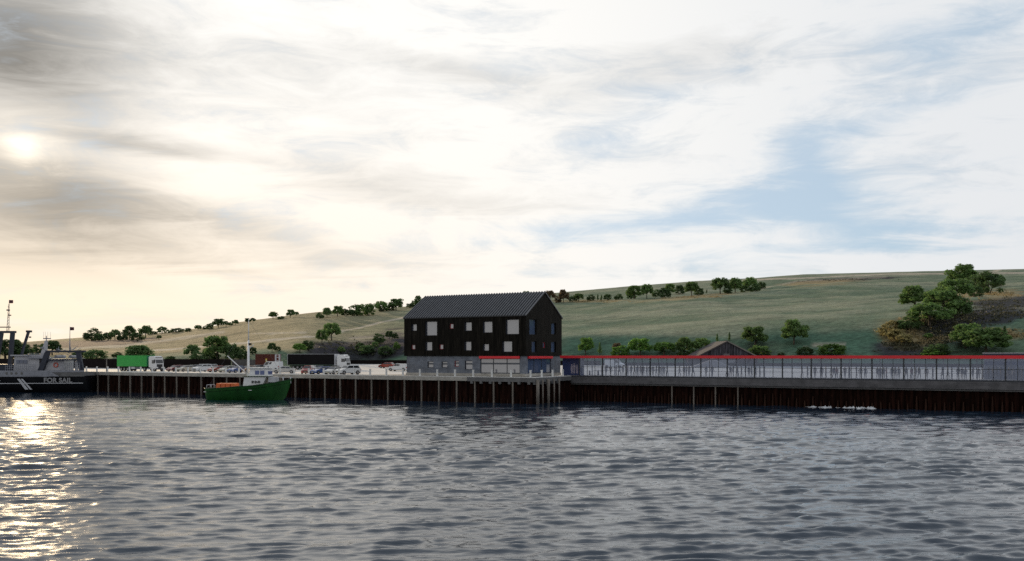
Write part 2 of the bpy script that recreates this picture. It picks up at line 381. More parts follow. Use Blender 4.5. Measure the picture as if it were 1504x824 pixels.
# ------------------------------------------------------------------ water
def build_water():
    rows = [20.0]
    while rows[-1] < 330: rows.append(rows[-1]*(1.0036 if rows[-1] < 190 else 1.012))
    rows = np.array(rows)
    us = np.concatenate([np.arange(-1700, -900, 9.0), np.arange(-900, 900, 2.8), np.arange(900, 1701, 9.0)])/F
    D, U = np.meshgrid(rows, us, indexing='ij')
    X, Y = U*D, D.copy()
    r = np.random.RandomState(11)
    Z = np.zeros_like(X)
    sp = np.maximum(np.gradient(rows)[:, None] + 0*D, D*2.8/F)
    env = .74 + .42*sstep(fbm(X*.5 + 900, Y + 900, 9, 21, 3), .28, .64)
    Hc = np.zeros_like(X)
    for k in range(64):                                   # short steep crests between calm backs
        lam = 0.8*(6.0/0.8)**r.rand(); ang = R(-90 + 9) + r.normal()*R(14)
        kx, ky = 2*math.pi/lam*math.cos(ang), 2*math.pi/lam*math.sin(ang)
        th = kx*X + ky*Y + r.rand()*6.283
        Hc += np.clip((lam/sp - 2.0)/2.0, 0, 1)*np.cos(th - .35*np.sin(th))*(2/64)**.5
    Z += 0.0240*np.exp(1.3*2.8*np.tanh(Hc/2.8) - .6)*(.62 + .38*sstep(D, 35, 80))*(1 - .45*sstep(D, 110, 180))
    for k in range(70):                                   # fine ripple
        lam = 0.36*(1.6/0.36)**r.rand(); ang = R(-90 + 6) + r.normal()*R(48)
        a = .0150*lam/(2*math.pi)
        kx, ky = 2*math.pi/lam*math.cos(ang), 2*math.pi/lam*math.sin(ang)
        Z += a*np.clip((lam/sp - 2.0)/2.0, 0, 1)*np.cos(kx*X + ky*Y + r.rand()*6.283)
    Z = Z*env
    v = np.stack([X, Y, Z], -1).reshape(-1, 3)
    nr, nc = X.shape
    i = np.arange((nr-1)*(nc-1)); rr, cc = i//(nc-1), i % (nc-1)
    a = rr*nc + cc
    f = np.stack([a, a+1, a+nc+1, a+nc], -1)
    me = bpy.data.meshes.new('water')
    me.vertices.add(len(v)); me.vertices.foreach_set('co', v.ravel().astype('f4'))
    me.loops.add(f.size); me.loops.foreach_set('vertex_index', f.ravel().astype('i4'))
    me.polygons.add(len(f)); me.polygons.foreach_set('loop_start', (np.arange(len(f))*4).astype('i4')); me.polygons.foreach_set('loop_total', np.full(len(f), 4, 'i4'))
    me.polygons.foreach_set('use_smooth', np.ones(len(f), bool)); me.update(); me.validate()
    m, nt, b = new_mat('sea_water'); N, L = nt.nodes, nt.links
    b.inputs['Base Color'].default_value = (0.011, 0.026, 0.046, 1); b.inputs['Roughness'].default_value = 0.055; b.inputs['IOR'].default_value = 1.55
    tc = N.new('ShaderNodeTexCoord')
    def nz(sc, stretch, det, rot=0):
        mp = N.new('ShaderNodeMapping'); mp.inputs['Scale'].default_value = stretch; mp.inputs['Rotation'].default_value = (0, 0, R(rot)); L.new(tc.outputs['Object'], mp.inputs[0])
        n = N.new('ShaderNodeTexNoise'); n.inputs['Scale'].default_value = sc; n.inputs['Detail'].default_value = det; n.inputs['Roughness'].default_value = .55; n.inputs['Distortion'].default_value = .4
        L.new(mp.outputs[0], n.inputs['Vector']); return n.outputs['Fac']
    b1 = N.new('ShaderNodeBump'); b1.inputs['Strength'].default_value = 0.2; b1.inputs['Distance'].default_value = 0.2
    L.new(nz(0.9, (0.30, 1.0, 1), 4, 6), b1.inputs['Height'])
    b2 = N.new('ShaderNodeBump'); b2.inputs['Strength'].default_value = 0.5; b2.inputs['Distance'].default_value = 0.05
    L.new(nz(3.8, (0.40, 1.0, 1), 6, -5), b2.inputs['Height']); L.new(b1.outputs[0], b2.inputs['Normal'])
    L.new(b2.outputs[0], b.inputs['Normal'])
    me.materials.append(m)
    o = link('water', me); tag(o, 'dark rippled harbour water in front of the quay', 'water', kind='structure')
# ------------------------------------------------------------------ land
SIL = [(-700, 516), (-200, 511), (0, 505), (40, 502), (128, 495), (200, 492), (250, 488), (330, 476.5), (351, 473), (446, 460.5), (465, 458.5), (594, 450.5), (620, 447.5), (835, 428.4), (921, 420.7), (1019, 413), (1108, 408.3),
       (1179, 403), (1348, 398.5), (1504, 395), (1800, 392), (2300, 400)]
sx, sy = np.array(SIL).T
YC = [(-700, 900), (-200, 640), (0, 560), (600, 570), (850, 700), (1504, 800), (2300, 800)]
yx, yy = np.array(YC).T
def sstep(v, a, b):
    t = np.clip((v - a)/(b - a), 0, 1); return t*t*(3 - 2*t)
def base_t(px): return 45 + 57*sstep(px, 430, 525)
def hill_base_Y(px):
    t = base_t(px); u = (px - CX)/F
    s = (u*(C0[1] + E2[1]*t) - C0[0] - E2[0]*t)/(E1[0] - E1[1]*u)
    return C0[1] + E1[1]*s + E2[1]*t, t
def hill_z(px, Y):
    px = np.asarray(px, float); Y = np.asarray(Y, float)
    Yb, tb = hill_base_Y(px)
    zb = DECK + np.maximum(0, tb - 25)*0.0165 - 0.15
    Yc = np.maximum(np.interp(px, yx, yy), Yb + 220)
    zc = EYE + (HY - np.interp(px, sx, sy))*Yc/F
    qq = (Y - Yb)/(Yc - Yb)
    q1 = np.clip(qq, 0, 1)
    bank = 0.13*sstep(q1, 0, 0.085) + 0.87*q1**1.04
    z = zb + (zc - zb)*bank
    roll = np.sin(px*0.021 + Y*0.013)*0.5 + np.sin(px*0.008 - Y*0.031 + 1.3)*0.5
    z = z + roll*1.1*np.sin(np.clip(q1, 0, 1)*math.pi)**1.0
    z = z - np.maximum(0, qq - 1)*(Yc - Yb)*0.06
    return z
def on_hill(px, py):
    Yb, _ = hill_base_Y(px); Yc = max(float(np.interp(px, yx, yy)), float(Yb) + 220)
    Ys = np.linspace(float(Yb) + 2, Yc, 400)
    yp = HY - (hill_z(np.full_like(Ys, px), Ys) - EYE)*F/Ys
    k = np.argmax(yp <= py) if (yp <= py).any() else len(Ys) - 1
    Y = Ys[k]
    return Vector(((px - CX)/F*Y, Y, float(hill_z(px, Y))))
def fbm(a, b, sc, seed=0, octs=4):
    """cheap lattice noise for the ground cover"""
    r = np.random.RandomState(seed); tab = r.rand(256, 256); tot = 0; amp = .5
    for o in range(octs):
        x, y = a/sc*2**o + 17.3*o, b/sc*2**o + 5.1*o
        xi, yi = np.floor(x).astype(int), np.floor(y).astype(int); fx, fy = x - xi, y - yi
        fx, fy = fx*fx*(3-2*fx), fy*fy*(3-2*fy)
        g = lambda i, j: tab[i % 256, j % 256]
        tot = tot + amp*((g(xi, yi)*(1-fx) + g(xi+1, yi)*fx)*(1-fy) + (g(xi, yi+1)*(1-fx) + g(xi+1, yi+1)*fx)*fy); amp *= .5
    return tot
def build_hill():
    pxs = np.arange(-900, 2400, 4.0)
    qs = np.concatenate([np.linspace(0, .12, 26)[:-1], np.linspace(.12, 1.0, 210), np.linspace(1.02, 1.8, 14)])
    PX, Q = np.meshgrid(pxs, qs, indexing='xy')
    Yb, _ = hill_base_Y(PX); Yc = np.maximum(np.interp(PX, yx, yy), Yb + 220)
    Y = Yb + (Yc - Yb)*Q
    Z = hill_z(PX, Y); X = (PX - CX)/F*Y
    PY = HY - (Z - EYE)*F/Y
    n1 = fbm(X, Y, 55, 1); n2 = fbm(X, Y, 13, 2, 5); n3 = fbm(X*0.45, Y, 26, 3, 5)
    Z = Z + (n2 - .47)*1.6*np.clip(Q*6, 0, 1)*np.clip((1.02 - Q)*8, 0, 1)
    straw = np.array([0.30, 0.235, 0.135]); sage = np.array([0.112, 0.155, 0.100]); pale = np.array([0.228, 0.243, 0.170]); lush = np.array([0.060, 0.125, 0.085])
    scree = np.array([0.036, 0.034, 0.042]); ochre = np.array([0.30, 0.235, 0.125]); chalk = np.array([0.42, 0.37, 0.29]); plough = np.array([0.20, 0.145, 0.115])
    def mix(c, d, w): return c*(1 - w[..., None]) + d*w[..., None]
    c = np.zeros(X.shape + (3,)) + sage
    c = mix(c, pale, sstep(n1*.3 + n3*.4 + n2*.3, .39, .60)*.95)
    c = mix(c, straw, sstep(PX, 760, 300)*.85 + 0*PX)
    c = mix(c, np.array([0.19, 0.18, 0.105]), sstep(n3, .42, .66)*.3*sstep(PX, 900, 300))
    # ploughed strip, far left
    c = mix(c, plough, sstep(np.abs(PY - (505 - (PX - 130)*.05)), 7, 3)*sstep(PX, 262, 215)*.8)
    # lush lower bank
    top = np.interp(PX, [0, 130, 400, 480, 600, 830, 1000, 1100, 1300, 1504, 1700], [528, 524, 513, 517, 500, 491, 492, 496, 482, 455, 450])
    top = top + (n2 - .5)*14
    c = mix(c, lush, sstep(PY, top - 3, top + 5)*.9)
    c = mix(c, sage*.9, sstep(n2, .52, .66)*sstep(PY, top, top + 5)*.6)
    def ell(px, py, a, b, tilt=0, e=.3):
        t = R(tilt); dx, dy = PX - px, -(PY - py)
        p = (dx*math.cos(t) + dy*math.sin(t))/a; r = (dy*math.cos(t) - dx*math.sin(t))/b
        d = np.sqrt(p*p + r*r) + (n2 - .48)*1.9 + (n1 - .48)*.6
        return sstep(d, 1 + e, 1 - e)
    for (px, py, a, b, ti) in ((540, 512, 75, 17, 4), (480, 514, 40, 10, 14), (575, 502, 30, 18, 0), (1470, 455, 55, 22, 8), (1395, 490, 62, 18, -4), (1340, 512, 60, 12, 0), (1240, 411, 70, 3, 3), (1400, 470, 60, 12, 10), (1120, 515, 30, 7, -10)):
        c = mix(c, scree*(0.75 + .5*n2[..., None]), ell(px, py, a, b, ti)*.92)
    for (px, py, a, b, ti) in ((1330, 494, 36, 14, -12), (1350, 468, 22, 7, 4), (1400, 437, 44, 8, 8), (1465, 433, 30, 6, 5), (1210, 415, 50, 3.2, 3), (1480, 492, 36, 9, -5), (1375, 500, 26, 7, 10), (1020, 436, 60, 2.6, 5), (880, 442, 60, 1.8, 0)):
        c = mix(c, ochre, ell(px, py, a, b, ti, .5)*.8)
    c = mix(c, chalk*.8, ell(530, 498, 22, 4.5, 3, .5)*.7)
    for pts, w, k in (((( -100, 521), (60, 516), (180, 508), (290, 494), (330, 488)), 2.0, .55), (((200, 516), (285, 511), (370, 503), (470, 494), (600, 465)), 1.3, .8), (((1090, 411.5), (1180, 408.5), (1300, 403), (1504, 401)), 1.1, .7),
                      (((370, 490), (405, 490), (450, 489)), 1.2, .5), (((1440, 404), (1470, 396)), 1.2, .95), (((1120, 424), (1170, 413), (1300, 406.5)), 1.0, .3), (((1180, 512), (1200, 506), (1240, 505)), 1.6, .5)):
        xs, ys = np.array(pts).T
        yl = np.interp(PX, xs, ys, left=-999, right=-999)
        c = mix(c, chalk, sstep(np.abs(PY - yl), w*1.5, w*.5)*min(1, k*1.3))
    nr, nc = X.shape
    v = np.stack([X, Y, Z], -1).reshape(-1, 3)
    i = np.arange((nr-1)*(nc-1)); rr, cc = i//(nc-1), i % (nc-1); a = rr*nc + cc
    f = np.stack([a, a+1, a+nc+1, a+nc], -1)
    me = bpy.data.meshes.new('hillside'); me.from_pydata(v.tolist(), [], f.tolist())
    me.polygons.foreach_set('use_smooth', np.ones(len(f), bool))
    at = me.color_attributes.new('cover', 'FLOAT_COLOR', 'POINT')
    at.data.foreach_set('color', np.concatenate([c.reshape(-1, 3), np.ones((len(v), 1))], 1).ravel().astype('f4'))
    m, nt, b = new_mat('hill_ground'); N, L = nt.nodes, nt.links
    an = N.new('ShaderNodeAttribute'); an.attribute_name = 'cover'
    tc = N.new('ShaderNodeTexCoord')
    def nz(sc, stretch, det):
        mp = N.new('ShaderNodeMapping'); mp.inputs['Scale'].default_value = stretch; L.new(tc.outputs['Object'], mp.inputs[0])
        n = N.new('ShaderNodeTexNoise'); n.inputs['Scale'].default_value = sc; n.inputs['Detail'].default_value = det; n.inputs['Roughness'].default_value = .7
        L.new(mp.outputs[0], n.inputs['Vector']); return n.outputs['Fac']
    def rng_(sock, lo, hi):
        mr = N.new('ShaderNodeMapRange'); mr.inputs['From Min'].default_value = .32; mr.inputs['From Max'].default_value = .68; mr.inputs['To Min'].default_value = lo; mr.inputs['To Max'].default_value = hi
        L.new(sock, mr.inputs['Value']); return mr.outputs[0]
    mu = N.new('ShaderNodeMath'); mu.operation = 'MULTIPLY'
    L.new(rng_(nz(.13, (.4, 1, 1), 9), .74, 1.28), mu.inputs[0]); L.new(rng_(nz(1.1, (.5, 1, 1), 5), .58, 1.48), mu.inputs[1])
    sc = N.new('ShaderNodeVectorMath'); sc.operation = 'SCALE'; L.new(an.outputs['Color'], sc.inputs[0]); L.new(mu.outputs[0], sc.inputs['Scale'])
    L.new(sc.outputs[0], b.inputs['Base Color']); b.inputs['Roughness'].default_value = .95; b.inputs['Specular IOR Level'].default_value = .1
    bp = N.new('ShaderNodeBump'); bp.inputs['Strength'].default_value = .5; bp.inputs['Distance'].default_value = .6; L.new(nz(.7, (.6, 1, 1), 6), bp.inputs['Height']); L.new(bp.outputs[0], b.inputs['Normal'])
    me.materials.append(m)
    tag(link('hillside', me), 'rolling grass hillside behind the harbour, straw coloured to green', 'hillside', kind='structure')
build_hill()
build_water()

def build_yard():
    m = mat('pale_tarmac', (0.52, 0.51, 0.50), 0.85, var=0.16, scale=0.12, bump=0.15, bscale=3)
    g = MB()
    def cell(s0, s1, t0, t1):
        g.face([tuple(q(s, t, yard_z(t))) for s, t in ((s0, t0), (s1, t0), (s1, t1), (s0, t1))])
    ss_ = [-560, -300, -150, -60, 0, 60, 120, 300]
    for a, b in zip(ss_[:-1], ss_[1:]):
        for c, d in ((0.02, 15.62), (15.62, 25), (25, 60), (60, 140)):
            if b > 0 and d < 16: continue
            cell(a, b, c, d)
    tag(g.build('yard', m), 'pale concrete harbour yard on top of the quay', 'yard', kind='structure')
    pv = mat('brown_paving', (0.17, 0.145, 0.115), 0.85, var=0.2, scale=0.5)
    g = MB()
    pts = [(-44, 1.6), (-4.2, 1.6), (-4.2, 4.0), (-32.6, 4.0), (-32.6, 10), (-35, 9.2), (-38, 6.0), (-41, 3.4)]
    g.hexa([tuple(q(s, t, DECK + .004)) for s, t in pts], [tuple(q(s, t, DECK + .1)) for s, t in pts])
    tag(g.build('pavement', pv), 'brown paved apron in front of the black building', 'pavement', kind='structure')
build_yard()

# ------------------------------------------------------------------ quay walls
def rust_mat():
    m, nt, b = new_mat('rusted_sheet_piles'); N, L = nt.nodes, nt.links
    tc = N.new('ShaderNodeTexCoord')
    mp = N.new('ShaderNodeMapping'); mp.inputs['Scale'].default_value = (1.3, 1.3, .22); L.new(tc.outputs['Object'], mp.inputs[0])
    n = N.new('ShaderNodeTexNoise'); n.inputs['Scale'].default_value = 1.6; n.inputs['Detail'].default_value = 8; n.inputs['Roughness'].default_value = .65; L.new(mp.outputs[0], n.inputs['Vector'])
    cr = N.new('ShaderNodeValToRGB'); e = cr.color_ramp.elements
    e[0].position = .32; e[0].color = (0.006, 0.0035, 0.003, 1); e[1].position = .72; e[1].color = (0.042, 0.016, 0.011, 1)
    k = e.new(.52); k.color = (0.017, 0.007, 0.005, 1)
    L.new(n.outputs['Fac'], cr.inputs[0]); L.new(cr.outputs[0], b.inputs['Base Color'])
    b.inputs['Roughness'].default_value = .9; b.inputs['Specular IOR Level'].default_value = .05
    return m
RUST = rust_mat()
DRIP = mat('rust_stained_concrete', (0.04, 0.02, 0.014), .9, var=.45, spec=.1, scale=1.0, stretch=(2, 2, .35))
def piling(L_, per=1.39, depth=0.42, z0=-1.2, z1=4.2):
    """corrugated wall along local x, 0..L_, outward face towards -y"""
    g = MB(); pts = []
    n = int(round(L_/per)); per = L_/n
    for k in range(n):
        x = k*per
        pts += [(x, 0.0), (x + per*.36, 0.0), (x + per*.5, depth), (x + per*.86, depth)]
    pts.append((L_, 0.0))
    for (xa, ya), (xb, yb) in zip(pts[:-1], pts[1:]):
        g.face([(xa, ya, z0), (xb, yb, z0), (xb, yb, z1), (xa, ya, z1)])
    g.box(0, L_, depth + .05, depth + .6, z0, z1 - .05)
    return g
def drips(L_, per, z_top, off=0.0, y=0.0):
    """low rust stained pile toes, one object each"""
    out = []
    x = off
    while x < L_:
        h = 0.7 + .5*rng.random()
        out.append((x, h)); x += per
    return out
# front wall: from s=-330 to 0
LF = 330.0
w = thing('quay_wall', 'long rusty sheet pile quay wall left of the corner with pale concrete cap', 'quay wall', q(-LF, 0, 0), TH)
piling(LF).build('sheet_piling', RUST, w)
g = MB(); xs = [0, 60, 110, 150, 190, 220, 250, 270, 290, LF - 14.6]
for a, b in zip(xs[:-1], xs[1:]): g.box(a + .02, b - .02, -.30, 1.2, 4.2, DECK + .0)
g.build('capping_beam', M['concrete'], w)
g = MB(); g.box(LF - 14.58, LF + .30, -.30, 1.2, 4.14, DECK); g.build('dark_capping_beam', M['dark_concrete'], w)
g = MB(); g.box(0, LF + .30, -.305, .1, DECK + .004, DECK + .12); g.build('kerb', mat('white_kerb', (0.80, 0.79, 0.76), .6, var=.12, scale=2), w)
for k in range(8):
    x = LF - 13.6 + k*2.085
    if x < LF - .2:
        MB().box(x - .26, x + .26, -.33, .25, 3.70, 4.137).build('corbel', M['dark_concrete'], w)
for k in range(66):
    x = LF - 4.5 - k*4.17
    if x < 40: break
    MB().box(x - .13, x + .13, -.36, -.06, -.8, 4.16).build('fender', M['fender'], w)
for k in range(90):
    x = LF - 1.6 - k*1.39
    h = .8 + .7*rng.random()
    MB().hexa([(x - .16, -.10, -.6), (x + .16, -.10, -.6), (x + .16, .1, -.6), (x - .16, .1, -.6)], [(x - .05, -.05, h), (x + .05, -.05, h), (x + .05, .1, h), (x - .05, .1, h)]).build('pile_toe', DRIP, w)
# return wall at the corner, facing +s
w = thing('quay_wall', 'short return wall at the quay corner below the black building', 'quay wall', q(0, 0, 0), TH + R(90))
piling(17.2).build('sheet_piling', RUST, w)
MB().box(.32, 15.55, -.30, 1.0, 4.14, DECK).build('capping_beam', M['dark_concrete'], w)
MB().box(.10, 15.3, -.305, .1, DECK + .004, DECK + .12).build('kerb', bpy.data.materials['white_kerb'], w)
for k, px in enumerate((786, 794.3, 802.5, 811, 818.5)):
    x = max(t_at(px, .2), .1); r_ = .30 if k in (0, 2) else .16
    MB().tube((x, -.62, -.8), (x, -.62, 4.6), r_, r_, 10).build('fender', M['fender'], w, True)
    MB().box(x - .3, x + .3, -.29, .2, 3.70, 4.135).build('corbel', M['dark_concrete'], w)
# right wall
LR = 125.0
w = thing('quay_wall', 'long dark quay wall under the glazed walkway with block fascia', 'quay wall', q(0, 15.6, 0), TH)
g = piling(LR, z1=3.6); g.v = [(x, y + .55, z) for x, y, z in g.v]
g.build('sheet_piling', RUST, w)
MB().box(.0, LR, 0, 1.6, 3.62, 4.85).build('fascia', M['fascia'], w)
MB().box(.0, LR, .35, 1.5, 3.3, 3.615).build('soffit_beam', M['dark_concrete'], w)
for px in (986, 1018, 1050, 1083):
    x = s_at(px, 15.6)
    MB().box(x - .11, x + .11, .30, .54, -.8, 3.28).build('fender', M['fender'], w)
for k in range(88):
    x = 1.0 + k*1.39
    h = 1.0 + 1.5*rng.random()
    MB().hexa([(x - .2, .36, -.6), (x + .2, .36, -.6), (x + .2, .56, -.6), (x - .2, .56, -.6)], [(x - .06, .48, h), (x + .06, .48, h), (x + .06, .56, h), (x - .06, .56, h)]).build('pile_toe', DRIP, w)

# white posts along the edge
pm = MB().box(-.14, .14, -.14, .14, 0, 1.24).mesh('quay_post', M['post'])
pm2 = MB().box(-.16, .16, -.16, .16, 1.18, 1.30).mesh('post_cap', M['post'])
def post(s, t, label, group='white posts along the quay edge'):
    o = thing('quay_post', label, 'post', q(s, t, DECK + .12), TH, group)
    link('shaft', pm, o); link('post_cap', pm2, o)
k = 0; s = s_at(779.5, 0)
while s > -176:
    k += 1
    lab = ('white post standing on the quay corner kerb', )[0] if k == 1 else f'white post on the front quay kerb, {nth(k-1)} post left of the corner post'
    post(s, -.1, lab); s -= 4.17
for j, px in enumerate((796, 812, 827)):
    post(-.05, t_at(px, 0), f'grey post on the short return kerb beside the black building, {nth(j+1)} behind the corner post')

# ------------------------------------------------------------------ black building
BS0, BS1, BT0, BT1 = -32.7, -4.0, 4.0, 19.8
BL, BW = BS1 - BS0, BT1 - BT0
ZC, ZE, ZR = 9.0, 16.76, 21.66
bld = thing('harbour_building', 'tall black timber clad gabled building over a grey stone ground floor', 'building', q(BS0, BT0, 0), TH)
fx = lambda px: s_at(px, BT0) - BS0
def fz(py, px): return z_of(py, q(s_at(px, BT0), BT0).y)
gy = lambda px: t_at(px, BS1) - BT0
def gz(py, px): return z_of(py, q(BS1, t_at(px, BS1)).y)
def rect_f(x0, x1, y0, y1):
    c = (x0 + x1)/2; return fx(x0), fx(x1), fz(y1, c), fz(y0, c)
def rect_g(x0, x1, y0, y1):
    c = (x0 + x1)/2; return gy(x0), gy(x1), gz(y1, c), gz(y0, c)
front_w = [(rect_f(604.6, 612, 476, 486), 0), (rect_f(625, 641.8, 472, 493), 0), (rect_f(661, 666, 475.6, 482.7), 1), (rect_f(682.4, 692.7, 473, 486), 0), (rect_f(709.5, 723, 472, 488.7), 0), (rect_f(743, 762, 469, 491), 0),
           (rect_f(605, 609.7, 506.5, 513), 1), (rect_f(625, 634.6, 502, 515), 0), (rect_f(646, 651, 506, 513), 1), (rect_f(682.4, 692, 501.5, 515), 0), (rect_f(709.5, 718, 505, 515.4), 0), (rect_f(738, 752, 501, 517), 0)]
gable_w = [(rect_g(777.5, 788, 469, 491.6), 0), (rect_g(809.8, 816.5, 474.4, 491), 0), (rect_g(781, 788, 501, 517.4), 0), (rect_g(797.3, 800.3, 503, 510.6), 1), (rect_g(809.5, 816.5, 501.8, 517.7), 0)]
ground_w = [(rect_f(627, 635.5, 530.7, 540), 0), (rect_f(647.7, 656, 531, 540), 0), (rect_f(666.8, 673, 530, 538.4), 1), (rect_f(682, 693, 529.7, 542.8), 0)]
SHOP = (fx(704.7), fx(762.8), 5.62, 8.52)
GSHOP = (gy(776.8), gy(810.8), 5.62, 8.52)
def wall(fn, a0, a1, z0, z1, holes, depth, top=None):
    """front skin in (a, depth, z) with rectangular holes and their reveals; top(a) optional gable height"""
    g = MB(fn)
    As = sorted({a0, a1, *[h[0] for h in holes], *[h[1] for h in holes]}); Zs = sorted({z0, z1, *[h[2] for h in holes], *[h[3] for h in holes]})
    for a, b in zip(As[:-1], As[1:]):
        for c, d in zip(Zs[:-1], Zs[1:]):
            ca, cz = (a + b)/2, (c + d)/2
            if any(h[0] < ca < h[1] and h[2] < cz < h[3] for h in holes): continue
            g.face([(a, 0, c), (b, 0, c), (b, 0, d), (a, 0, d)])
    for h in holes:
        A, B, C, D = h
        for p, r_ in (((A, C), (B, C)), ((B, C), (B, D)), ((B, D), (A, D)), ((A, D), (A, C))):
            g.face([(p[0], 0, p[1]), (r_[0], 0, r_[1]), (r_[0], depth, r_[1]), (p[0], depth, p[1])])
    if top:
        g.face([(a0, 0, z1), (a1, 0, z1), top])
    return g
idf = lambda a, d, z: (a, d, z)
gaf = lambda a, d, z: (BL - d, a, z)
wl = wall(idf, 0, BL, ZC, ZE, [h for h, _ in front_w], .45)
wg = wall(gaf, 0, BW, ZC, ZE, [h for h, _ in gable_w], .45, (BW/2, 0, ZR))
g = MB(); g.v, g.f = list(wl.v), [list(f) for f in wl.f]
n0 = len(g.v); g.v += wg.v; g.f += [[i + n0 for i in f] for f in wg.f]
g.face([(0, 0, ZC), (0, BW, ZC), (0, BW, ZE), (0, BW/2, ZR), (0, 0, ZE)])
g.face([(0, BW, ZC), (BL, BW, ZC), (BL, BW, ZE), (0, BW, ZE)])
g.face([(0, 0, ZC), (BL, 0, ZC), (BL, BW, ZC), (0, BW, ZC)])
g.build('timber_cladding', M['char'], bld)
# ground floor, set in a little
I = .22
gl = wall(lambda a, d, z: (a, d + I, z), I + .3, BL - I, DECK + .1, ZC - .003, [h for h, _ in ground_w] + [SHOP], .35)
gg = wall(lambda a, d, z: (BL - I - d, a, z), I, BW - I, DECK + .1, ZC - .003, [GSHOP], .35)
g = MB(); g.v, g.f = list(gl.v), [list(f) for f in gl.f]
n0 = len(g.v); g.v += gg.v; g.f += [[i + n0 for i in f] for f in gg.f]
g.face([(I + .3, I, DECK + .1), (I + .3, BW - I, DECK + .1), (I + .3, BW - I, ZC - .003), (I + .3, I, ZC - .003)])
g.face([(I + .3, BW - I, DECK + .1), (BL - I, BW - I, DECK + .1), (BL - I, BW - I, ZC - .003), (I + .3, BW - I, ZC - .003)])
g.build('stone_wall', M['stone'], bld)
g = MB(); g.box(.4, BL - .04, .04, I - .01, DECK + .1, 5.58); g.box(BL - I + .01, BL - .04, I, BW - .3, DECK + .1, 5.58); g.build('plinth', M['concrete'], bld)
# roof
roof = MB()
oh = .12
def slope(side):
    y0, y1 = (-.15, BW/2) if side == 0 else (BW + .15, BW/2)
    k = (ZR - ZE)/(BW/2); z0 = ZE - .15*k
    roof.hexa([(-oh, y0, z0 + .02), (BL + oh, y0, z0 + .02), (BL + oh, y1, ZR + .02), (-oh, y1, ZR + .02)], [(-oh, y0, z0 + .2), (BL + oh, y0, z0 + .2), (BL + oh, y1, ZR + .2), (-oh, y1, ZR + .2)])
    return y0, y1, z0
s0 = slope(0); slope(1)
rf = roof.build('roof', M['roof'], bld)
for side in (0, 1):
    y0, y1 = (-.22, BW/2) if side == 0 else (BW + .22, BW/2)
    k = (ZR - ZE)/(BW/2); z0 = ZE - .22*k
    g = MB()
    n = 47
    for i in range(n + 1):
        x = -oh + .06 + i*(BL + 2*oh - .12)/n
        g.hexa([(x - .11, y0, z0 + .17), (x + .11, y0, z0 + .17), (x + .11, y1, ZR + .17), (x - .11, y1, ZR + .17)], [(x - .08, y0, z0 + .36), (x + .08, y0, z0 + .36), (x + .08, y1, ZR + .36), (x - .08, y1, ZR + .36)])
    g.build('standing_seam', M['seam'], rf)
def pane(nm, col, rough, spec):
    m, nt, b = new_mat(nm)
    b.inputs['Base Color'].default_value = (*col, 1); b.inputs['Roughness'].default_value = rough; b.inputs['IOR'].default_value = spec
    no = nt.nodes.new('ShaderNodeTexNoise'); no.inputs['Scale'].default_value = .8; no.inputs['Detail'].default_value = 2
    tc = nt.nodes.new('ShaderNodeTexCoord'); nt.links.new(tc.outputs['Object'], no.inputs['Vector'])
    bp = nt.nodes.new('ShaderNodeBump'); bp.inputs['Strength'].default_value = .04; bp.inputs['Distance'].default_value = .1; nt.links.new(no.outputs['Fac'], bp.inputs['Height']); nt.links.new(bp.outputs[0], b.inputs['Normal'])
    return m
M['pane'] = pane('window_pane_sky_grey', (0.25, 0.25, 0.275), .04, 2.3)  # grey base colour stands in for reflected sky
M['pane_sky_blue'] = pane('window_pane_sky_blue', (0.075, 0.11, 0.19), .04, 2.1)  # bluish sky reflection on the gable side painted as base colour
def window(fn, h, red, pm_, depth, bar=None):
    A, B, C, D = h; r = .09
    g = MB(fn)
    y0, y1 = depth - .14, depth - .02
    g.box(A + .004, A + r, y0, y1, C + .004, D - .004); g.box(B - r, B - .004, y0, y1, C + .004, D - .004)
    g.box(A + r + .001, B - r - .001, y0, y1, C + .004, C + r); g.box(A + r + .001, B - r - .001, y0, y1, D - r, D - .004)
    w = g.build('window', M['red_frame'] if red else M['rail_dark'], bld)
    p = MB(fn); p.box(A + r*.5, B - r*.5, depth - .09, depth - .05, C + r*.5, D - r*.5); p.build('pane', pm_, w)
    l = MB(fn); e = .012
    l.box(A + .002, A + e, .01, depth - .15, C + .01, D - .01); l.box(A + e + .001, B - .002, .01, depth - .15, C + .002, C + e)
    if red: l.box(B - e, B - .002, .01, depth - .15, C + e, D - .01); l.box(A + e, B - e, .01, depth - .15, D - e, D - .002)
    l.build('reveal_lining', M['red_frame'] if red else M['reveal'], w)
    if bar:
        q_ = MB(fn); z = C + (D - C)*bar; q_.box(A + r, B - r, depth - .16, depth - .095, z - .28, z + .02); q_.build('transom', M['back_steel'], w)
    return w
for h, red in front_w: window(idf, h, red, M['pane'], .24 if red else .45)
for h, red in gable_w: window(gaf, h, red, M['pane_sky_blue'], .24 if red else .45)
for h, red in ground_w: window(lambda a, d, z: (a, d + I, z), h, red, M['pane'], .35, .72)
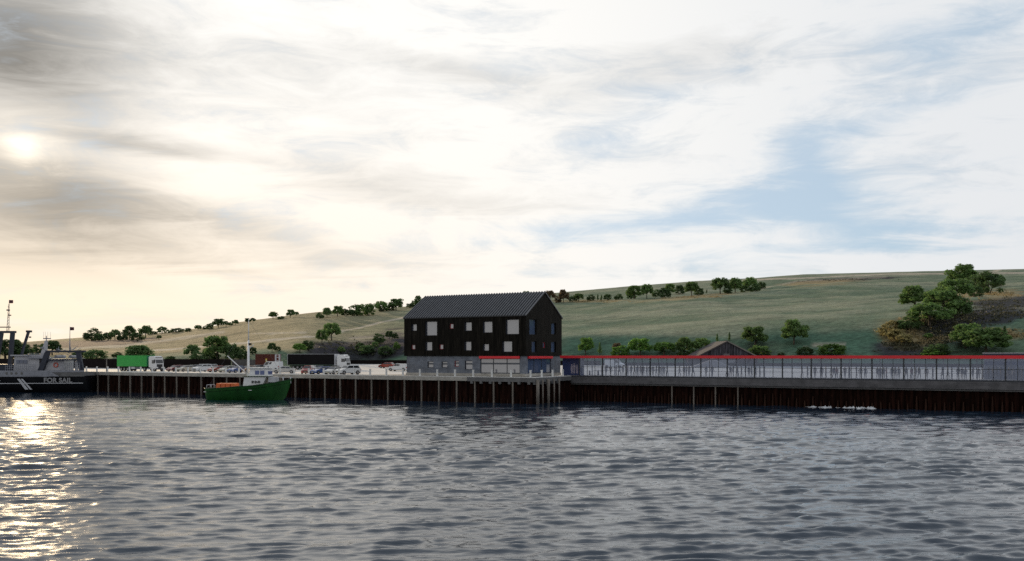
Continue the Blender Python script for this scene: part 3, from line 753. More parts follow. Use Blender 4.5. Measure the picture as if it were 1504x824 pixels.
def shopfront(fn, h, mull, pm_, rail, red0, red1, label):
    A, B, C, D = h
    g = MB(fn)
    g.box(A + .004, B - .004, .12, .24, C + .004, C + .12); g.box(A + .004, B - .004, .12, .24, D - .1, D - .004)
    xs = [A + .06, *mull, B - .06]
    for x in xs: g.box(x - .06 if x > A + .1 else A + .004, x + .06 if x < B - .1 else B - .004, .10, .26, C + .121, D - .101)
    w = g.build('shopfront', M['rail_dark'], bld); w['label'] = label
    for a, b in zip(xs[:-1], xs[1:]):
        p = MB(fn); p.box(a + .065, b - .065, .17, .21, C + .13, D - .11); p.build('pane', pm_, w)
        if rail:
            q_ = MB(fn); z = C + (D - C)*.66; q_.box(a + .065, b - .065, .13, .165, z - .16, z + .16); q_.build('transom', M['back_steel'], w)
    f = MB(fn); f.box(red0, red1, -.42, .02, D + .003, D + .47); f.build('red_fascia', M['red'], w)
shopfront(lambda a, d, z: (a, d + I, z), SHOP, [fx(723.4), fx(743.4)], M['pane'], True, fx(704.2), fx(763), 'wide three bay shopfront under a red fascia')
shopfront(lambda a, d, z: (BL - I - d, a, z), GSHOP, [gy(786.6), gy(797.5)], M['pane_sky_blue'], False, gy(776.3), gy(811), 'gable shopfront with painted blue sky reflection under a red fascia')

# ------------------------------------------------------------------ glazed walkway
WY0, WY1 = .12, 4.6
wk = thing('glazed_walkway', 'long glass sided walkway with a red roof edge on the right quay', 'walkway', q(0, 15.6, 0), TH)
LW = 122.0; X0 = t_at(820, 15.6) if False else s_at(824, 15.6)
MB().box(X0 + .1, LW, WY0 - .10, WY1 + .2, 4.86, 5.10).build('floor_slab', M['rail_dark'], wk)
MB().box(X0 + .1, LW, WY0 + .12, WY1 + .1, 5.105, 5.13).build('floor_surface', mat('walkway_floor', (0.5, 0.5, 0.5), .6, var=.1), wk)
rr_ = MB().box(X0 - .05, LW, WY0 - .1, WY1 + .3, 8.66, 9.06).build('roof', M['dark_concrete'], wk)
MB().box(X0 - .15, LW, WY0 - .32, WY0 - .105, 8.58, 9.10).build('red_fascia', M['red'], rr_)
PANE = pane_mat('walkway_glass', clear=.70, milk=.17)
BAY, FIRST = 4.97, 1.95
posts = [FIRST + BAY*k for k in range(25) if FIRST + BAY*k < LW]
for k, x in enumerate(posts):
    MB().box(x - .11, x + .11, WY0 - .06, WY0 + .16, 5.10, 8.58).build('post', M['rail_dark'], wk)
    MB().box(x + .8 - .07, x + .8 + .07, WY1 - .2, WY1, 5.13, 8.65).build('back_post', M['back_steel'], wk)
    if k + 1 < len(posts):
        for j in (1, 2):
            xm = x + BAY*j/3
            MB().box(xm - .04, xm + .04, WY0, WY0 + .1, 5.10, 8.58).build('mullion', M['rail_dark'], wk)
        MB().box(x + .115, x + BAY - .115, WY0 - .02, WY0 + .06, 6.82, 6.90).build('rail', M['rail_dark'], wk)
        MB().box(x + .112, x + BAY - .112, WY0 + .02, WY0 + .05, 5.11, 8.575).build('pane', PANE, wk)
        MB().box(x + .87, x + .80 + BAY - .07, WY1 - .14, WY1 - .06, 6.05, 6.11).build('back_rail', M['back_steel'], wk)
# lobby block where the walkway meets the building
lob = thing('display_screen', 'dark blue printed screen with pale figures behind the first walkway glass', 'screen', q(0, 15.6, 0), TH)
xa, xb = s_at(826, 17), s_at(857, 17)
MB().box(xa, xb, 1.5, 1.7, 5.13, 8.6).build('panel', mat('navy_panel', (0.03, 0.05, 0.16), .4, var=.2), lob)
fm = mat('pale_print', (0.40, 0.36, 0.44), .6, var=.4, scale=3)
for px, h in ((840, 1.9), (843.5, 2.1), (847.5, 1.8)):
    x = s_at(px, 17.1)
    g = MB(); g.hexa([(x - .16, 1.46, 5.5), (x + .16, 1.46, 5.5), (x + .16, 1.495, 5.5), (x - .16, 1.495, 5.5)], [(x - .26, 1.46, 5.5 + h*.8), (x + .26, 1.46, 5.5 + h*.8), (x + .26, 1.495, 5.5 + h*.8), (x - .26, 1.495, 5.5 + h*.8)])
    b0 = len(g.v)
    g.tube((x, 1.46, 5.5 + h*.92), (x, 1.495, 5.5 + h*.92), .17, .17, 10)
    g.build('figure_print', fm, lob)
# pale cabin behind the right end
sx0 = s_at(1446, 24)
cb_ = thing('site_cabin', 'grey blue flat roofed cabin behind the right end of the walkway', 'cabin', q(sx0, 23.5, 0), TH)
MB().box(0, 45, 0, 9, DECK, 9.15).build('wall', mat('cabin_panels', (0.20, 0.22, 0.27), .6, var=.12), cb_)
MB().box(-.25, 45.2, -.3, 9.3, 9.155, 9.5).build('roof', mat('cabin_roof', (0.05, 0.045, 0.075), .6), cb_)
MB().box(-.3, 45.2, -.36, -.305, 9.45, 9.56).build('roof_trim', M['grey_white'], cb_)
MB().box(-.02, 45, -.06, -.003, 7.5, 8.1).build('blue_band', mat('cabin_band', (0.03, 0.05, 0.13), .5), cb_)
MB().box(-.07, -.003, -.02, 9, DECK, 9.14).build('end_trim', M['grey_white'], cb_)

# ------------------------------------------------------------------ people behind the glass
def person_mesh(pose, female):
    P_, E_, Rr = [], [], []
    def add(p, r, par=None):
        P_.append(p); Rr.append(r)
        if par is not None: E_.append((par, len(P_) - 1))
        return len(P_) - 1
    st = pose.get('stride', 0.06); H = .93
    hip = add((0, 0, .98), (.15, .11))
    ch = add((0, .01, 1.22), (.15, .105), hip); sh = add((0, 0, 1.44), (.15 if female else .17, .10), ch)
    nk = add((0, 0, 1.55), (.055, .055), sh); hd = add((0, -.02, 1.66), (.085, .10), nk); add((0, -.015, 1.76), (.075, .085), hd)
    for sgn in (-1, 1):
        a = add((sgn*.10, 0, .90), (.095, .10), hip)
        kx = sgn*st
        kn = add((sgn*.11, -kx*1.1 - .02, .50), (.065, .07), a); an = add((sgn*.11, kx*-1.2 + .05, .09), (.042, .045), kn)
        add((sgn*.12, kx*-1.2 - .13, .04), (.042, .035), an)
        so_ = add((sgn*.21, 0, 1.42), (.06, .06), sh)
        if pose.get('bend') and sgn == pose['bend']:
            e = add((sgn*.26, .03, 1.15), (.045, .045), so_); wv = add((sgn*.18, -.22, 1.22), (.035, .035), e); add((sgn*.14, -.30, 1.27), (.04, .025), wv)
        else:
            sw = kx*.9
            e = add((sgn*.26, sw*.7 + .02, 1.14), (.045, .045), so_); wv = add((sgn*.27, sw*1.4 - .06, .90), (.034, .034), e); add((sgn*.27, sw*1.5 - .09, .80), (.03, .042), wv)
    me = bpy.data.meshes.new('body'); me.from_pydata(P_, E_, [])
    o = bpy.data.objects.new('tmp_person', me); COL.objects.link(o)
    md = o.modifiers.new('Skin', 'SKIN'); md.use_smooth_shade = True
    for i, v in enumerate(me.skin_vertices[0].data): v.radius = Rr[i]; v.use_root = (i == 0)
    sb = o.modifiers.new('S', 'SUBSURF'); sb.levels = 1; sb.render_levels = 1
    dg = bpy.context.evaluated_depsgraph_get()
    out = bpy.data.meshes.new_from_object(o.evaluated_get(dg))
    bpy.data.objects.remove(o)
    return out
SKIN = mat('skin', (0.42, 0.26, 0.19), .6, var=.08)
def cloth(nm, c): return mat('cloth_' + nm, c, .85, var=.2, scale=4)
JACK = [('dark blue', cloth('navy', (0.03, 0.04, 0.08))), ('black', cloth('black', (0.02, 0.02, 0.022))), ('grey', cloth('grey', (0.13, 0.13, 0.14))), ('brown', cloth('brown', (0.13, 0.085, 0.06))), ('red', cloth('red', (0.28, 0.04, 0.045))),
        ('beige', cloth('beige', (0.30, 0.25, 0.19))), ('pale', cloth('pale', (0.5, 0.5, 0.52))), ('pink', cloth('pink', (0.32, 0.17, 0.16)))]
TROU = [('dark', cloth('trousers_dark', (0.03, 0.032, 0.045))), ('grey', cloth('trousers_grey', (0.10, 0.10, 0.11))), ('tan', cloth('trousers_tan', (0.22, 0.18, 0.13)))]
HAIR = [('dark hair', mat('hair_dark', (0.02, 0.015, 0.012), .6)), ('fair hair', mat('hair_fair', (0.22, 0.15, 0.08), .6))]
POSES = [('standing', dict(stride=.03), False), ('walking', dict(stride=.16), False), ('raising one arm', dict(stride=.04, bend=1), True), ('walking', dict(stride=.13), True), ('standing', dict(stride=.05, bend=-1), False)]
BODY = [person_mesh(p, f) for _, p, f in POSES]
def hair_mesh(long_):
    g = MB(); n = 10
    prof = [(.0, 1.885), (.06, 1.875), (.10, 1.83), (.112, 1.76), (.10, 1.70)] if not long_ else [(.0, 1.885), (.06, 1.875), (.10, 1.83), (.115, 1.75), (.115, 1.62), (.09, 1.5)]
    rings = []
    for r_, z in prof:
        rings.append([g.P(r_*math.cos(k*2*math.pi/n), .03 + r_*1.1*math.sin(k*2*math.pi/n), z) for k in range(n)])
    for a, b in zip(rings[:-1], rings[1:]):
        for k in range(n): g.f.append([a[k], a[(k+1) % n], b[(k+1) % n], b[k]])
    return g.mesh('hair', None, True)
HM = [hair_mesh(False), hair_mesh(True)]
PC = {}
def person_body(pi, ji, ti):
    k = (pi, ji, ti)
    if k not in PC:
        me = BODY[pi].copy(); me.materials.clear()
        for mm in (JACK[ji][1], TROU[ti][1], SKIN, M['trim']): me.materials.append(mm)
        for p in me.polygons:
            z = p.center.z; x = abs(p.center.x)
            p.material_index = 2 if z > 1.50 else (2 if (z < .87 and x > .215) else (1 if z < .92 else 0))
            if z < .10: p.material_index = 3
            p.use_smooth = True
        PC[k] = me
    return PC[k]
HC = {}
def hair(hi, fem):
    if (hi, fem) not in HC:
        me = HM[fem].copy(); me.materials.clear(); me.materials.append(HAIR[hi][1]); HC[(hi, fem)] = me
    return HC[(hi, fem)]
PPL = [(884, 3), (890, 2), (897, 5), (905, 3), (910, 6), (915, 2), (922, 4), (927, 3), (932, 2), (936, 2), (941, 7), (945, 3), (950, 2), (954, 3), (959, 2), (964, 1), (969, 3), (975, 2), (980, 3), (998, 3), (1005, 2), (1012, 5), (1018, 0),
       (1037, 2), (1046, 2), (1068, 2), (1073, 0), (1077, 1), (1083, 3), (1089, 2), (1095, 2), (1100, 1), (1104, 2), (1110, 0), (1116, 2), (1178, 0), (1186, 2), (1191, 1), (1197, 5), (1207, 1), (1213, 5), (1221, 2), (1225, 0), (1229, 4), (1235, 2), (1241, 3), (1247, 0),
       (1258, 0), (1264, 1), (1271, 0), (1281, 2), (1289, 1), (1293, 2), (1298, 0), (1302, 4), (1310, 1), (1315, 1), (1320, 2), (1331, 2), (1339, 4), (1345, 0), (1350, 3), (1361, 3), (1370, 0), (1384, 2), (1392, 0), (1398, 1), (1407, 1), (1413, 0), (1418, 0),
       (1429, 1), (1437, 3), (1444, 2), (1452, 3), (1458, 5), (1464, 1), (1470, 3), (1482, 2), (1489, 6), (1496, 1), (1501, 2)]
used = {}
for i, (px, ji) in enumerate(PPL):
    t = 15.6 + .9 + 3.0*((i*7919) % 100)/100
    s = s_at(px, t)
    bay = int((s_at(px, 15.7) - FIRST)//BAY) + 1
    pi = (i*3 + i//4) % 5; ti = (i*5 + 1) % 3; hi = 1 if i % 4 == 1 else 0; fem = POSES[pi][2]
    rz = TH + rng.choice([0, R(90), R(-90), R(180), R(35), R(-60)])
    side = 'near the glass' if t < 17.4 else 'towards the back rail'
    lab = f'person in {JACK[ji][0]} jacket and {TROU[ti][0]} trousers {POSES[pi][0]} in the {nth(max(bay, 1))} walkway bay'
    n = used.get(lab, 0); used[lab] = n + 1
    if n: lab = f'person in {JACK[ji][0]} jacket, {HAIR[hi][0]}, {side} in the {nth(max(bay, 1))} walkway bay'
    o = thing('person', lab, 'person', q(s, t, 5.132), rz, 'people in the glazed walkway')
    sc = 1.07 + .07*rng.random()
    o.scale = (sc, sc, sc)
    link('body', person_body(pi, ji, ti), o); link('hair', hair(hi, 1 if fem else 0), o)
for px in (866, 878.5):
    g = thing('bollard', 'short dark bollard behind the walkway glass, ' + ('nearest the building' if px < 870 else 'second from the building'), 'bollard', q(s_at(px, 21.5), 21.5, DECK), TH)
    MB().tube((0, 0, 0), (0, 0, .95), .17, .15, 12).build('shaft', M['trim'], g, True)
    MB().tube((0, 0, .9505), (0, 0, 1.05), .18, .10, 12).build('cap', M['trim'], g, True)

# ------------------------------------------------------------------ walls behind
def bwall(name, label, pts, zt, m):
    """free standing wall through quay-frame points; zt top height"""
    o = thing(name, label, 'wall', q(*pts[0], 0), TH)
    g = MB(); c = MB()
    for (s0_, t0_), (s1_, t1_) in zip(pts[:-1], pts[1:]):
        a, b = (s0_ - pts[0][0], t0_ - pts[0][1]), (s1_ - pts[0][0], t1_ - pts[0][1])
        g.hexa([(a[0], a[1], 4.5), (b[0], b[1], 4.5), (b[0], b[1] + .3, 4.5), (a[0], a[1] + .3, 4.5)], [(a[0], a[1], zt), (b[0], b[1], zt), (b[0], b[1] + .3, zt), (a[0], a[1] + .3, zt)])
        c.hexa([(a[0], a[1] - .06, zt + .002), (b[0], b[1] - .06, zt + .002), (b[0], b[1] + .36, zt + .002), (a[0], a[1] + .36, zt + .002)],
               [(a[0], a[1] - .06, zt + .1), (b[0], b[1] - .06, zt + .1), (b[0], b[1] + .36, zt + .1), (a[0], a[1] + .36, zt + .1)])
    g.build('wall_face', m, o); c.build('coping', m, o)
bwall('boundary_wall', 'tall black wall behind the parked cars on the left quay', [(-300, 38.0), (s_at(338, 38), 38.0)], 8.0, M['wall_black'])
bwall('boundary_wall', 'short grey wall between the black wall and the rust red container', [(s_at(339, 38), 38.4), (s_at(374, 38), 38.4)], 7.9, M['wall_grey'])
bwall('boundary_wall', 'low black wall at the foot of the hill beyond the yard', [(s_at(500, 100), 100.0), (-30, 100.0)], 7.5, M['wall_black'])
bwall('boundary_wall', 'long low dark wall seen through the walkway glass across the yard', [(-29.5, 100.0), (190, 100.0)], 7.0, M['wall_black'])

# ------------------------------------------------------------------ vehicles
def wheel(parent, x, y, r, w):
    s = 1 if y > 0 else -1
    t = MB().tube((x, y - w/2, r), (x, y + w/2, r), r, r, 18).build('wheel', M['tyre'], parent)
    MB().tube((x, y + s*w*.5 - s*.02, r), (x, y + s*(w*.5 + .012), r), r*.62, r*.55, 14).build('rim', M['rim'], t)
def loft(profile, cuts):
    """profile: list of (x, z) outline; cuts: list of (y, inset) slices"""
    g = MB(); cx = sum(p[0] for p in profile)/len(profile); cz = sum(p[1] for p in profile)/len(profile)
    rings = []
    for y, k in cuts:
        rings.append([g.P(x + (cx - x)*k*.35, y, z + (cz - z)*k) for x, z in profile])
    n = len(profile)
    for a, b in zip(rings[:-1], rings[1:]):
        for i in range(n): g.f.append([a[i], a[(i+1) % n], b[(i+1) % n], b[i]])
    g.f.append(rings[0][::-1]); g.f.append(rings[-1])
    return g
SHAPES = {  # length, half width, bonnet z, belt z, roof z, belt x (rear, front), roof x (rear, front), wheel r
    'hatch': (4.2, .88, .92, .98, 1.48, (-1.95, 1.05), (-1.45, .25), .33), 'sedan': (4.6, .90, .94, 1.0, 1.45, (-1.65, 1.0), (-.95, .2), .33),
    'suv': (4.6, .94, 1.08, 1.14, 1.72, (-2.2, 1.0), (-1.9, .35), .38), 'estate': (4.7, .9, .95, 1.0, 1.5, (-2.25, 1.05), (-1.9, .25), .34),
    'van': (5.3, .98, 1.25, 1.35, 2.25, (-2.6, 1.75), (-2.58, .95), .36), 'pickup': (5.2, .94, 1.1, 1.15, 1.78, (-.7, 1.2), (-.5, .5), .39)}
def car(kind, paint, label, cat, pos, rz, sc=1.12, extras=()):
    L_, hw, zb, zl, zr, bx, rx, r = SHAPES[kind]
    o = thing('parked_van' if kind == 'van' else 'parked_car', label, cat, pos, rz, 'vehicles parked on the quay'); o.scale = (sc, sc, sc)
    h = L_/2; wx0, wx1 = -h + .78, h - .85
    prof = [(-h + .06, .30), (-h, .55), (-h + .04, zl - .12), (bx[0] - .02 if kind != 'pickup' else -h + .05, zl), (bx[1], zl), (bx[1] + .25, zb), (h - .35, zb - .12), (h - .04, zb - .32), (h, .52), (h - .08, .28)]
    b = loft(prof, [(-hw, .10), (-hw + .07, 0), (hw - .07, 0), (hw, .10)]).build('body', M[paint], o)
    g = MB(); b0 = [(bx[0], -hw + .06, zl - .01), (bx[1], -hw + .06, zl - .01), (bx[1], hw - .06, zl - .01), (bx[0], hw - .06, zl - .01)]
    tw = hw - (.24 if kind != 'van' else .14)
    t0 = [(rx[0], -tw, zr - .05), (rx[1], -tw, zr - .05), (rx[1], tw, zr - .05), (rx[0], tw, zr - .05)]
    g.hexa(b0, t0); g.hexa([(x, y, z + .001) for x, y, z in t0], [(x*.98, y*.9, zr) for x, y, z in t0]); g.build('cabin', M[paint], o)
    def lerp(a, b_, k): return tuple(a[i] + (b_[i] - a[i])*k for i in range(3))
    def panel(nm, A, B, Cc, D, m_, off, u0=.06, u1=.94, v0=.12, v1=.9):
        def pt(u, v): return Vector(lerp(lerp(A, B, u), lerp(D, Cc, u), v))
        qd = [pt(u0, v0), pt(u1, v0), pt(u1, v1), pt(u0, v1)]
        n = (qd[1] - qd[0]).cross(qd[3] - qd[0]).normalized()
        mid = sum((Vector(p) for p in b0 + t0), Vector())/8
        if n.dot(qd[0] - mid) < 0: n = -n
        g_ = MB(); g_.hexa([tuple(p + n*.004) for p in qd], [tuple(p + n*off) for p in qd]); return g_.build(nm, m_, o)
    panel('windscreen', b0[1], b0[2], t0[2], t0[1], M['car_glass'], .02)
    if kind != 'van': panel('rear_window', b0[0], b0[3], t0[3], t0[0], M['car_glass'], .02)
    for a, c in ((0, 1), (3, 2)):
        if kind == 'van':
            panel('side_window', b0[a], b0[c], t0[c], t0[a], M['car_glass'], .02, .74, .96)
            if 'windowed' in extras: panel('side_window', b0[a], b0[c], t0[c], t0[a], M['car_glass'], .02, .52, .68, .3)
        else:
            panel('side_window', b0[a], b0[c], t0[c], t0[a], M['car_glass'], .02, .52, .95); panel('side_window', b0[a], b0[c], t0[c], t0[a], M['car_glass'], .02, .07, .48)
    for y in (-hw + .06, hw - .06):
        wheel(o, wx0, y, r, .22); wheel(o, wx1, y, r, .22)
        s = 1 if y > 0 else -1
        MB().box(h - .30, h + .012 - .06, y*.9 - .17, y*.9 + .17, zb - .38, zb - .22).build('headlight', M['lamp'], o)
        MB().box(-h - .01, -h + .1, y*.92 - .12, y*.92 + .12, zl - .42, zl - .18).build('tail_light', M['tail'], o)
        MB().box(bx[1] - .18, bx[1] - .02, s*(hw + .01), s*(hw + .2), zl + .02, zl + .16).build('mirror', M['trim'], o)
    MB().box(h - .05, h + .015, -hw*.62, hw*.62, .50, zb - .36).build('grille', M['trim'], o)
    MB().box(h - .06, h + .02, -.26, .26, .36, .46).build('number_plate', M['plate'], o)
    MB().box(-h + .1, h - .14, -hw + .1, hw - .1, .2, .34).build('underbody', M['trim'], o)
    if kind == 'pickup':
        MB().box(-h + .12, bx[0] - .06, -hw + .12, hw - .12, zl + .001, zr - .02).build('canopy', M[paint], o)
    return o
NOSE = math.atan2(-E2[1], -E2[0])
def park(px, py, kind, paint, label, cat='car', rz=NOSE, sc=1.14, extras=()):
    p = on_yard(px, py); p.z += .004
    return car(kind, paint, label, cat, p, rz, sc, extras)
park(258, 545.6, 'hatch', 'maroon', 'dark maroon hatchback parked just right of the green lorry cab')
park(273, 545.6, 'sedan', 'champagne', 'pale champagne saloon with its nose to the quay between maroon and white cars')
park(283, 544.6, 'hatch', 'darkgrey', 'dark grey hatchback half hidden behind the champagne saloon')
park(297, 545.8, 'suv', 'carwhite', 'tall white estate car parked left of the rust red saloon')
park(309, 543.6, 'hatch', 'silver', 'silver hatchback behind the white and rust red cars')
park(320, 546.6, 'sedan', 'carred', 'rust red saloon parked left of the small cream car')
park(334.5, 547.0, 'hatch', 'champagne', 'small cream car tucked between the rust red and blue saloons')
park(349, 547.4, 'sedan', 'blue', 'royal blue saloon behind the slanting boom of the green boat')
park(364, 547.2, 'hatch', 'tan', 'tan brown hatchback seen behind the mast of the green boat')
park(377, 545.2, 'hatch', 'darkgrey', 'dark hatchback between the boat mast and the white panel van')
park(399, 544.8, 'van', 'carwhite', 'large white panel van with side windows parked behind the green boat cabin', 'van', R(180) + TH + R(8), 1.12, ('windowed',))
park(417, 548.4, 'sedan', 'silver', 'silver saloon parked right of the green boat wheelhouse', 'car', NOSE + R(-52), 1.16)
park(452.5, 549.2, 'suv', 'brickred', 'brick red off roader facing the quay below the black trailer', 'car', NOSE + R(28), 1.10)
park(472, 549.4, 'estate', 'blue', 'bright blue estate car between the red off roader and silver hatchback', 'car', NOSE + R(-8), 1.12)
park(490, 549.7, 'hatch', 'silver', 'silver hatchback partly hidden by the white off roader', 'car', NOSE + R(6), 1.14)
park(511, 550.0, 'suv', 'carwhite', 'big white off roader at the right end of the parked row', 'car', NOSE + R(-16), 1.20)
park(568, 540.6, 'hatch', 'carred', 'red hatchback up the yard behind the white pick up', 'car', R(180) + TH + R(10), 1.12)
park(586, 545.0, 'pickup', 'carwhite', 'white canopied pick up standing beside the end of the black building', 'pick-up', R(180) + TH + R(4), 1.08)
park(903, 540.5, 'van', 'carwhite', 'white van seen through the third walkway bay', 'van', TH, 1.0)

def lorry(label, pos, rz, Lb, box_m, front_m, sc=1.0, kind='box'):
    o = thing('lorry', label, 'lorry', pos, rz, 'lorries on the quay'); o.scale = (sc, sc, sc)
    hw = 1.26
    tb = MB().box(-Lb, 0, -hw, hw, 1.22, 4.0).build('cargo_box', box_m, o)
    MB().box(.003, .06, -hw + .02, hw - .02, 1.24, 3.98).build('bulkhead', front_m, tb)
    MB().box(-Lb - .04, .05, -hw - .03, hw + .03, 4.003, 4.07).build('top_rail', M['grey_white'] if kind == 'curtain' else box_m, tb)
    if kind == 'curtain':
        for x in (-Lb - .05, .065): MB().box(x - .05, x + .05, -hw - .04, hw + .04, 1.2, 4.0).build('end_frame', M['grey_white'], tb)
        for k in range(int(Lb/.9)):
            MB().box(-Lb + .4 + k*.9, -Lb + .44 + k*.9, -hw - .02, -hw - .003, 1.15, 1.35).build('curtain_strap', M['back_steel'], tb)
    MB().box(-Lb + .2, 3.4, -.45, .45, .75, 1.1).build('chassis', M['trim'], o)
    MB().box(-Lb*.52, -Lb*.40, -hw + .05, -.5, .55, 1.1).build('tool_box', M['grey_white'], o)
    MB().box(-Lb*.40 + .1, -Lb*.24, -hw + .05, -.5, .55, 1.1).build('fuel_tank', M['back_steel'], o)
    for x in (-Lb + 1.6, -Lb + 2.85, -Lb + 4.1, -.9, 2.85):
        for y in (-1.05, 1.05): wheel(o, x, y, .5, .36)
    cp = [(.75, 1.0), (.75, 3.6), (1.0, 3.85), (2.5, 3.9), (3.0, 3.55), (3.12, 2.9), (3.32, 1.9), (3.36, .62), (1.4, .62), (1.4, 1.0)]
    c = loft(cp, [(-1.24, .03), (-1.16, 0), (1.16, 0), (1.24, .03)]).build('cab', M['carwhite'], o)
    MB().hexa([(3.325, -1.05, 2.05), (3.325, 1.05, 2.05), (3.12, 1.02, 2.95), (3.12, -1.02, 2.95)], [(3.35, -1.05, 2.06), (3.35, 1.05, 2.06), (3.15, 1.02, 2.96), (3.15, -1.02, 2.96)]).build('windscreen', M['car_glass'], c)
    for y in (-1.245, 1.245):
        s = 1 if y > 0 else -1
        MB().hexa([(1.95, y, 2.0), (3.0, y, 2.0), (2.85, y, 2.85), (1.95, y, 2.85)], [(1.95, y + s*.02, 2.0), (3.0, y + s*.02, 2.0), (2.85, y + s*.02, 2.85), (1.95, y + s*.02, 2.85)]).build('side_window', M['car_glass'], c)
        MB().box(3.1, 3.3, y + s*.05, y + s*.28, 2.2, 3.0).build('mirror', M['trim'], c)
        MB().box(3.30, 3.385, y*.78 - .2, y*.78 + .2, .85, 1.08).build('headlight', M['lamp'], c)
    MB().box(3.30, 3.385, -.85, .85, 1.12, 1.82).build('grille', M['trim'], c)
    MB().box(3.28, 3.40, -1.2, 1.2, .45, .80).build('bumper', M['darkgrey'], c)
    MB().box(2.72, 3.25, -1.0, 1.0, 3.60, 3.66).build('sun_visor', M['trim'], c)
    return o
p = on_yard(221.5, 545.2); p.z += .004
lorry('white cab lorry carrying a plain bright green container, facing right', p, TH, 11.6, mat('green_container', (0.014, 0.36, 0.05), .5, var=.08, scale=.4), mat('green_container_shaded_end', (0.01, 0.2, 0.08), .5, var=.08), 1.04)  # container end painted darker green for its shaded side
p = on_yard(494.5, 542.8); p.z += .004
lorry('white cab lorry with a long black curtain sided trailer behind the cars', p, TH + R(13), 13.6, mat('black_curtain', (0.009, 0.008, 0.009), .7, var=.3, spec=.1), M['darkgrey'], 1.06, 'curtain')
# rust red container with a yellow sign
s_ = s_at(375, 36.5); s2 = s_at(403, 36.5)
ct = thing('shipping_container', 'rust red corrugated shipping container with a small yellow sign', 'container', q(s_, 36.5, yard_z(36.5)), TH)
g = MB(); n = 40; Lc = s2 - s_; pts = []
for k in range(n):
    x = k*Lc/n
    pts += [(x, 0), (x + Lc/n*.35, 0), (x + Lc/n*.5, .08), (x + Lc/n*.85, .08)]
pts.append((Lc, 0))
for (xa_, ya_), (xb_, yb_) in zip(pts[:-1], pts[1:]): g.face([(xa_, ya_, .25), (xb_, yb_, .25), (xb_, yb_, 4.3), (xa_, ya_, 4.3)])
g.box(.02, Lc - .02, .1, 2.6, .2, 4.29)
cm = mat('rust_red_steel', (0.115, 0.026, 0.016), .7, var=.25)
g.build('wall', cm, ct)
MB().box(-.03, Lc + .03, -.05, 2.66, 4.305, 4.42).build('top_rail', cm, ct); MB().box(-.03, Lc + .03, -.05, 2.66, 0, .19).build('bottom_rail', cm, ct)
sg = s_at(391, 36.4) - s_
MB().box(sg - .28, sg + .28, -.09, -.055, 2.3, 3.15).build('yellow_sign', mat('yellow_sign', (0.62, 0.45, 0.03), .5), ct)
MB().box(sg - .15, sg + .15, -.115, -.092, 2.45, 2.85).build('sign_mark', M['grey_white'], ct)
# open steel frame beside the container
fr_ = thing('steel_frame', 'pale steel rack standing between the red container and black trailer', 'rack', q(s_at(404, 36), 36, yard_z(36)), TH)
for x in (.1, 1.5): MB().box(x - .16, x + .16, 0, .3, 0, 4.35).build('upright', M['grey_white'], fr_)
for z in (.8, 1.7, 2.6, 3.5, 4.2): MB().box(.265, 1.335, .05, .25, z - .07, z + .07).build('crossbar', M['grey_white'], fr_)
# tall pole left of the green lorry
p = q(s_at(156.5, 1.6), 1.6, DECK)
lp = thing('lamp_pole', 'tall grey lamp pole on the quay edge left of the green lorry', 'lamp pole', p, TH)
MB().tube((0, 0, 0), (0, 0, 3.3), .15, .11, 10).build('shaft', M['fender'], lp, True)
MB().box(-.16, .16, -.5, .16, 3.302, 3.42).build('lamp_head', M['fender'], lp)

# ------------------------------------------------------------------ green fishing boat
def hull_mesh(L_, B_, keel, zst, zmid, zbow, n=36, transom=.55, rake=1.8, fine=1.7):
    """x from stern 0 to bow L_; returns MB, deck outline list"""
    g = MB(); secs = []
    mrow = 7
    for i in range(n + 1):
        u = i/n
        x = L_*u
        zt = zst + (zmid - zst)*min(1, u/.45)**1.5 if u < .45 else zmid + (zbow - zmid)*((u - .45)/.55)**1.9
        hb = B_/2*(transom + (1 - transom)*min(1, u/.30)**.6) if u < .3 else B_/2*max(0.012, 1 - ((u - .3)/.7)**(fine + .9))
        kz = keel if u < .80 else keel + (0.5 - keel)*((u - .80)/.20)**2.2
        row = []
        for j in range(mrow):
            v = j/(mrow - 1)
            full = (math.sin(min(1, v*1.25)*math.pi/2))**(.55 + 1.2*max(0, u - .45))
            flare = v**(1 + 2.2*max(0, u - .5))
            k = .55*full + .45*flare
            z = kz + (zt - kz)*v
            xx = x + rake*v*max(0, u - .7)/.3 - (.25*(1 - v) if u < .05 else 0)*-1
            row.append((xx, hb*k, z))
        secs.append(row)
    idx = {}
    for sgn in (1, -1):
        for i, row in enumerate(secs):
            for j, (x, y, z) in enumerate(row): idx[(sgn, i, j)] = g.P(x, y*sgn, z)
        for i in range(n):
            for j in range(mrow - 1): g.f.append([idx[(sgn, i, j)], idx[(sgn, i+1, j)], idx[(sgn, i+1, j+1)], idx[(sgn, i, j+1)]])
    for j in range(mrow - 1):
        g.f.append([idx[(1, 0, j)], idx[(-1, 0, j)], idx[(-1, 0, j+1)], idx[(1, 0, j+1)]])
        g.f.append([idx[(1, n, j)], idx[(-1, n, j)], idx[(-1, n, j+1)], idx[(1, n, j+1)]])
    return g, [row[-1] for row in secs]
def rail_line(top, sgn, dz, r, i0, i1, inset=.06):
    return [(x, sgn*max(y - inset, 0), z + dz) for x, y, z in top[i0:i1]]
YB = 9*F/64.2
bx0 = (304 - CX)/F*YB
K = YB/F                                            # metres per photo pixel at the boat
bt = thing('fishing_boat', 'dark green fishing boat with white wheelhouse and tall white mast', 'fishing boat', (bx0, YB, 0), R(-2))
hg, top = hull_mesh(117*K, 5.2, -1.0, 2.35, 2.85, 4.3, rake=1.35)
hg.build('hull', mat('green_hull', (0.014, 0.085, 0.015), .4, var=.4, scale=.5, stretch=(1, 1, .4)), bt, True)
g = MB()
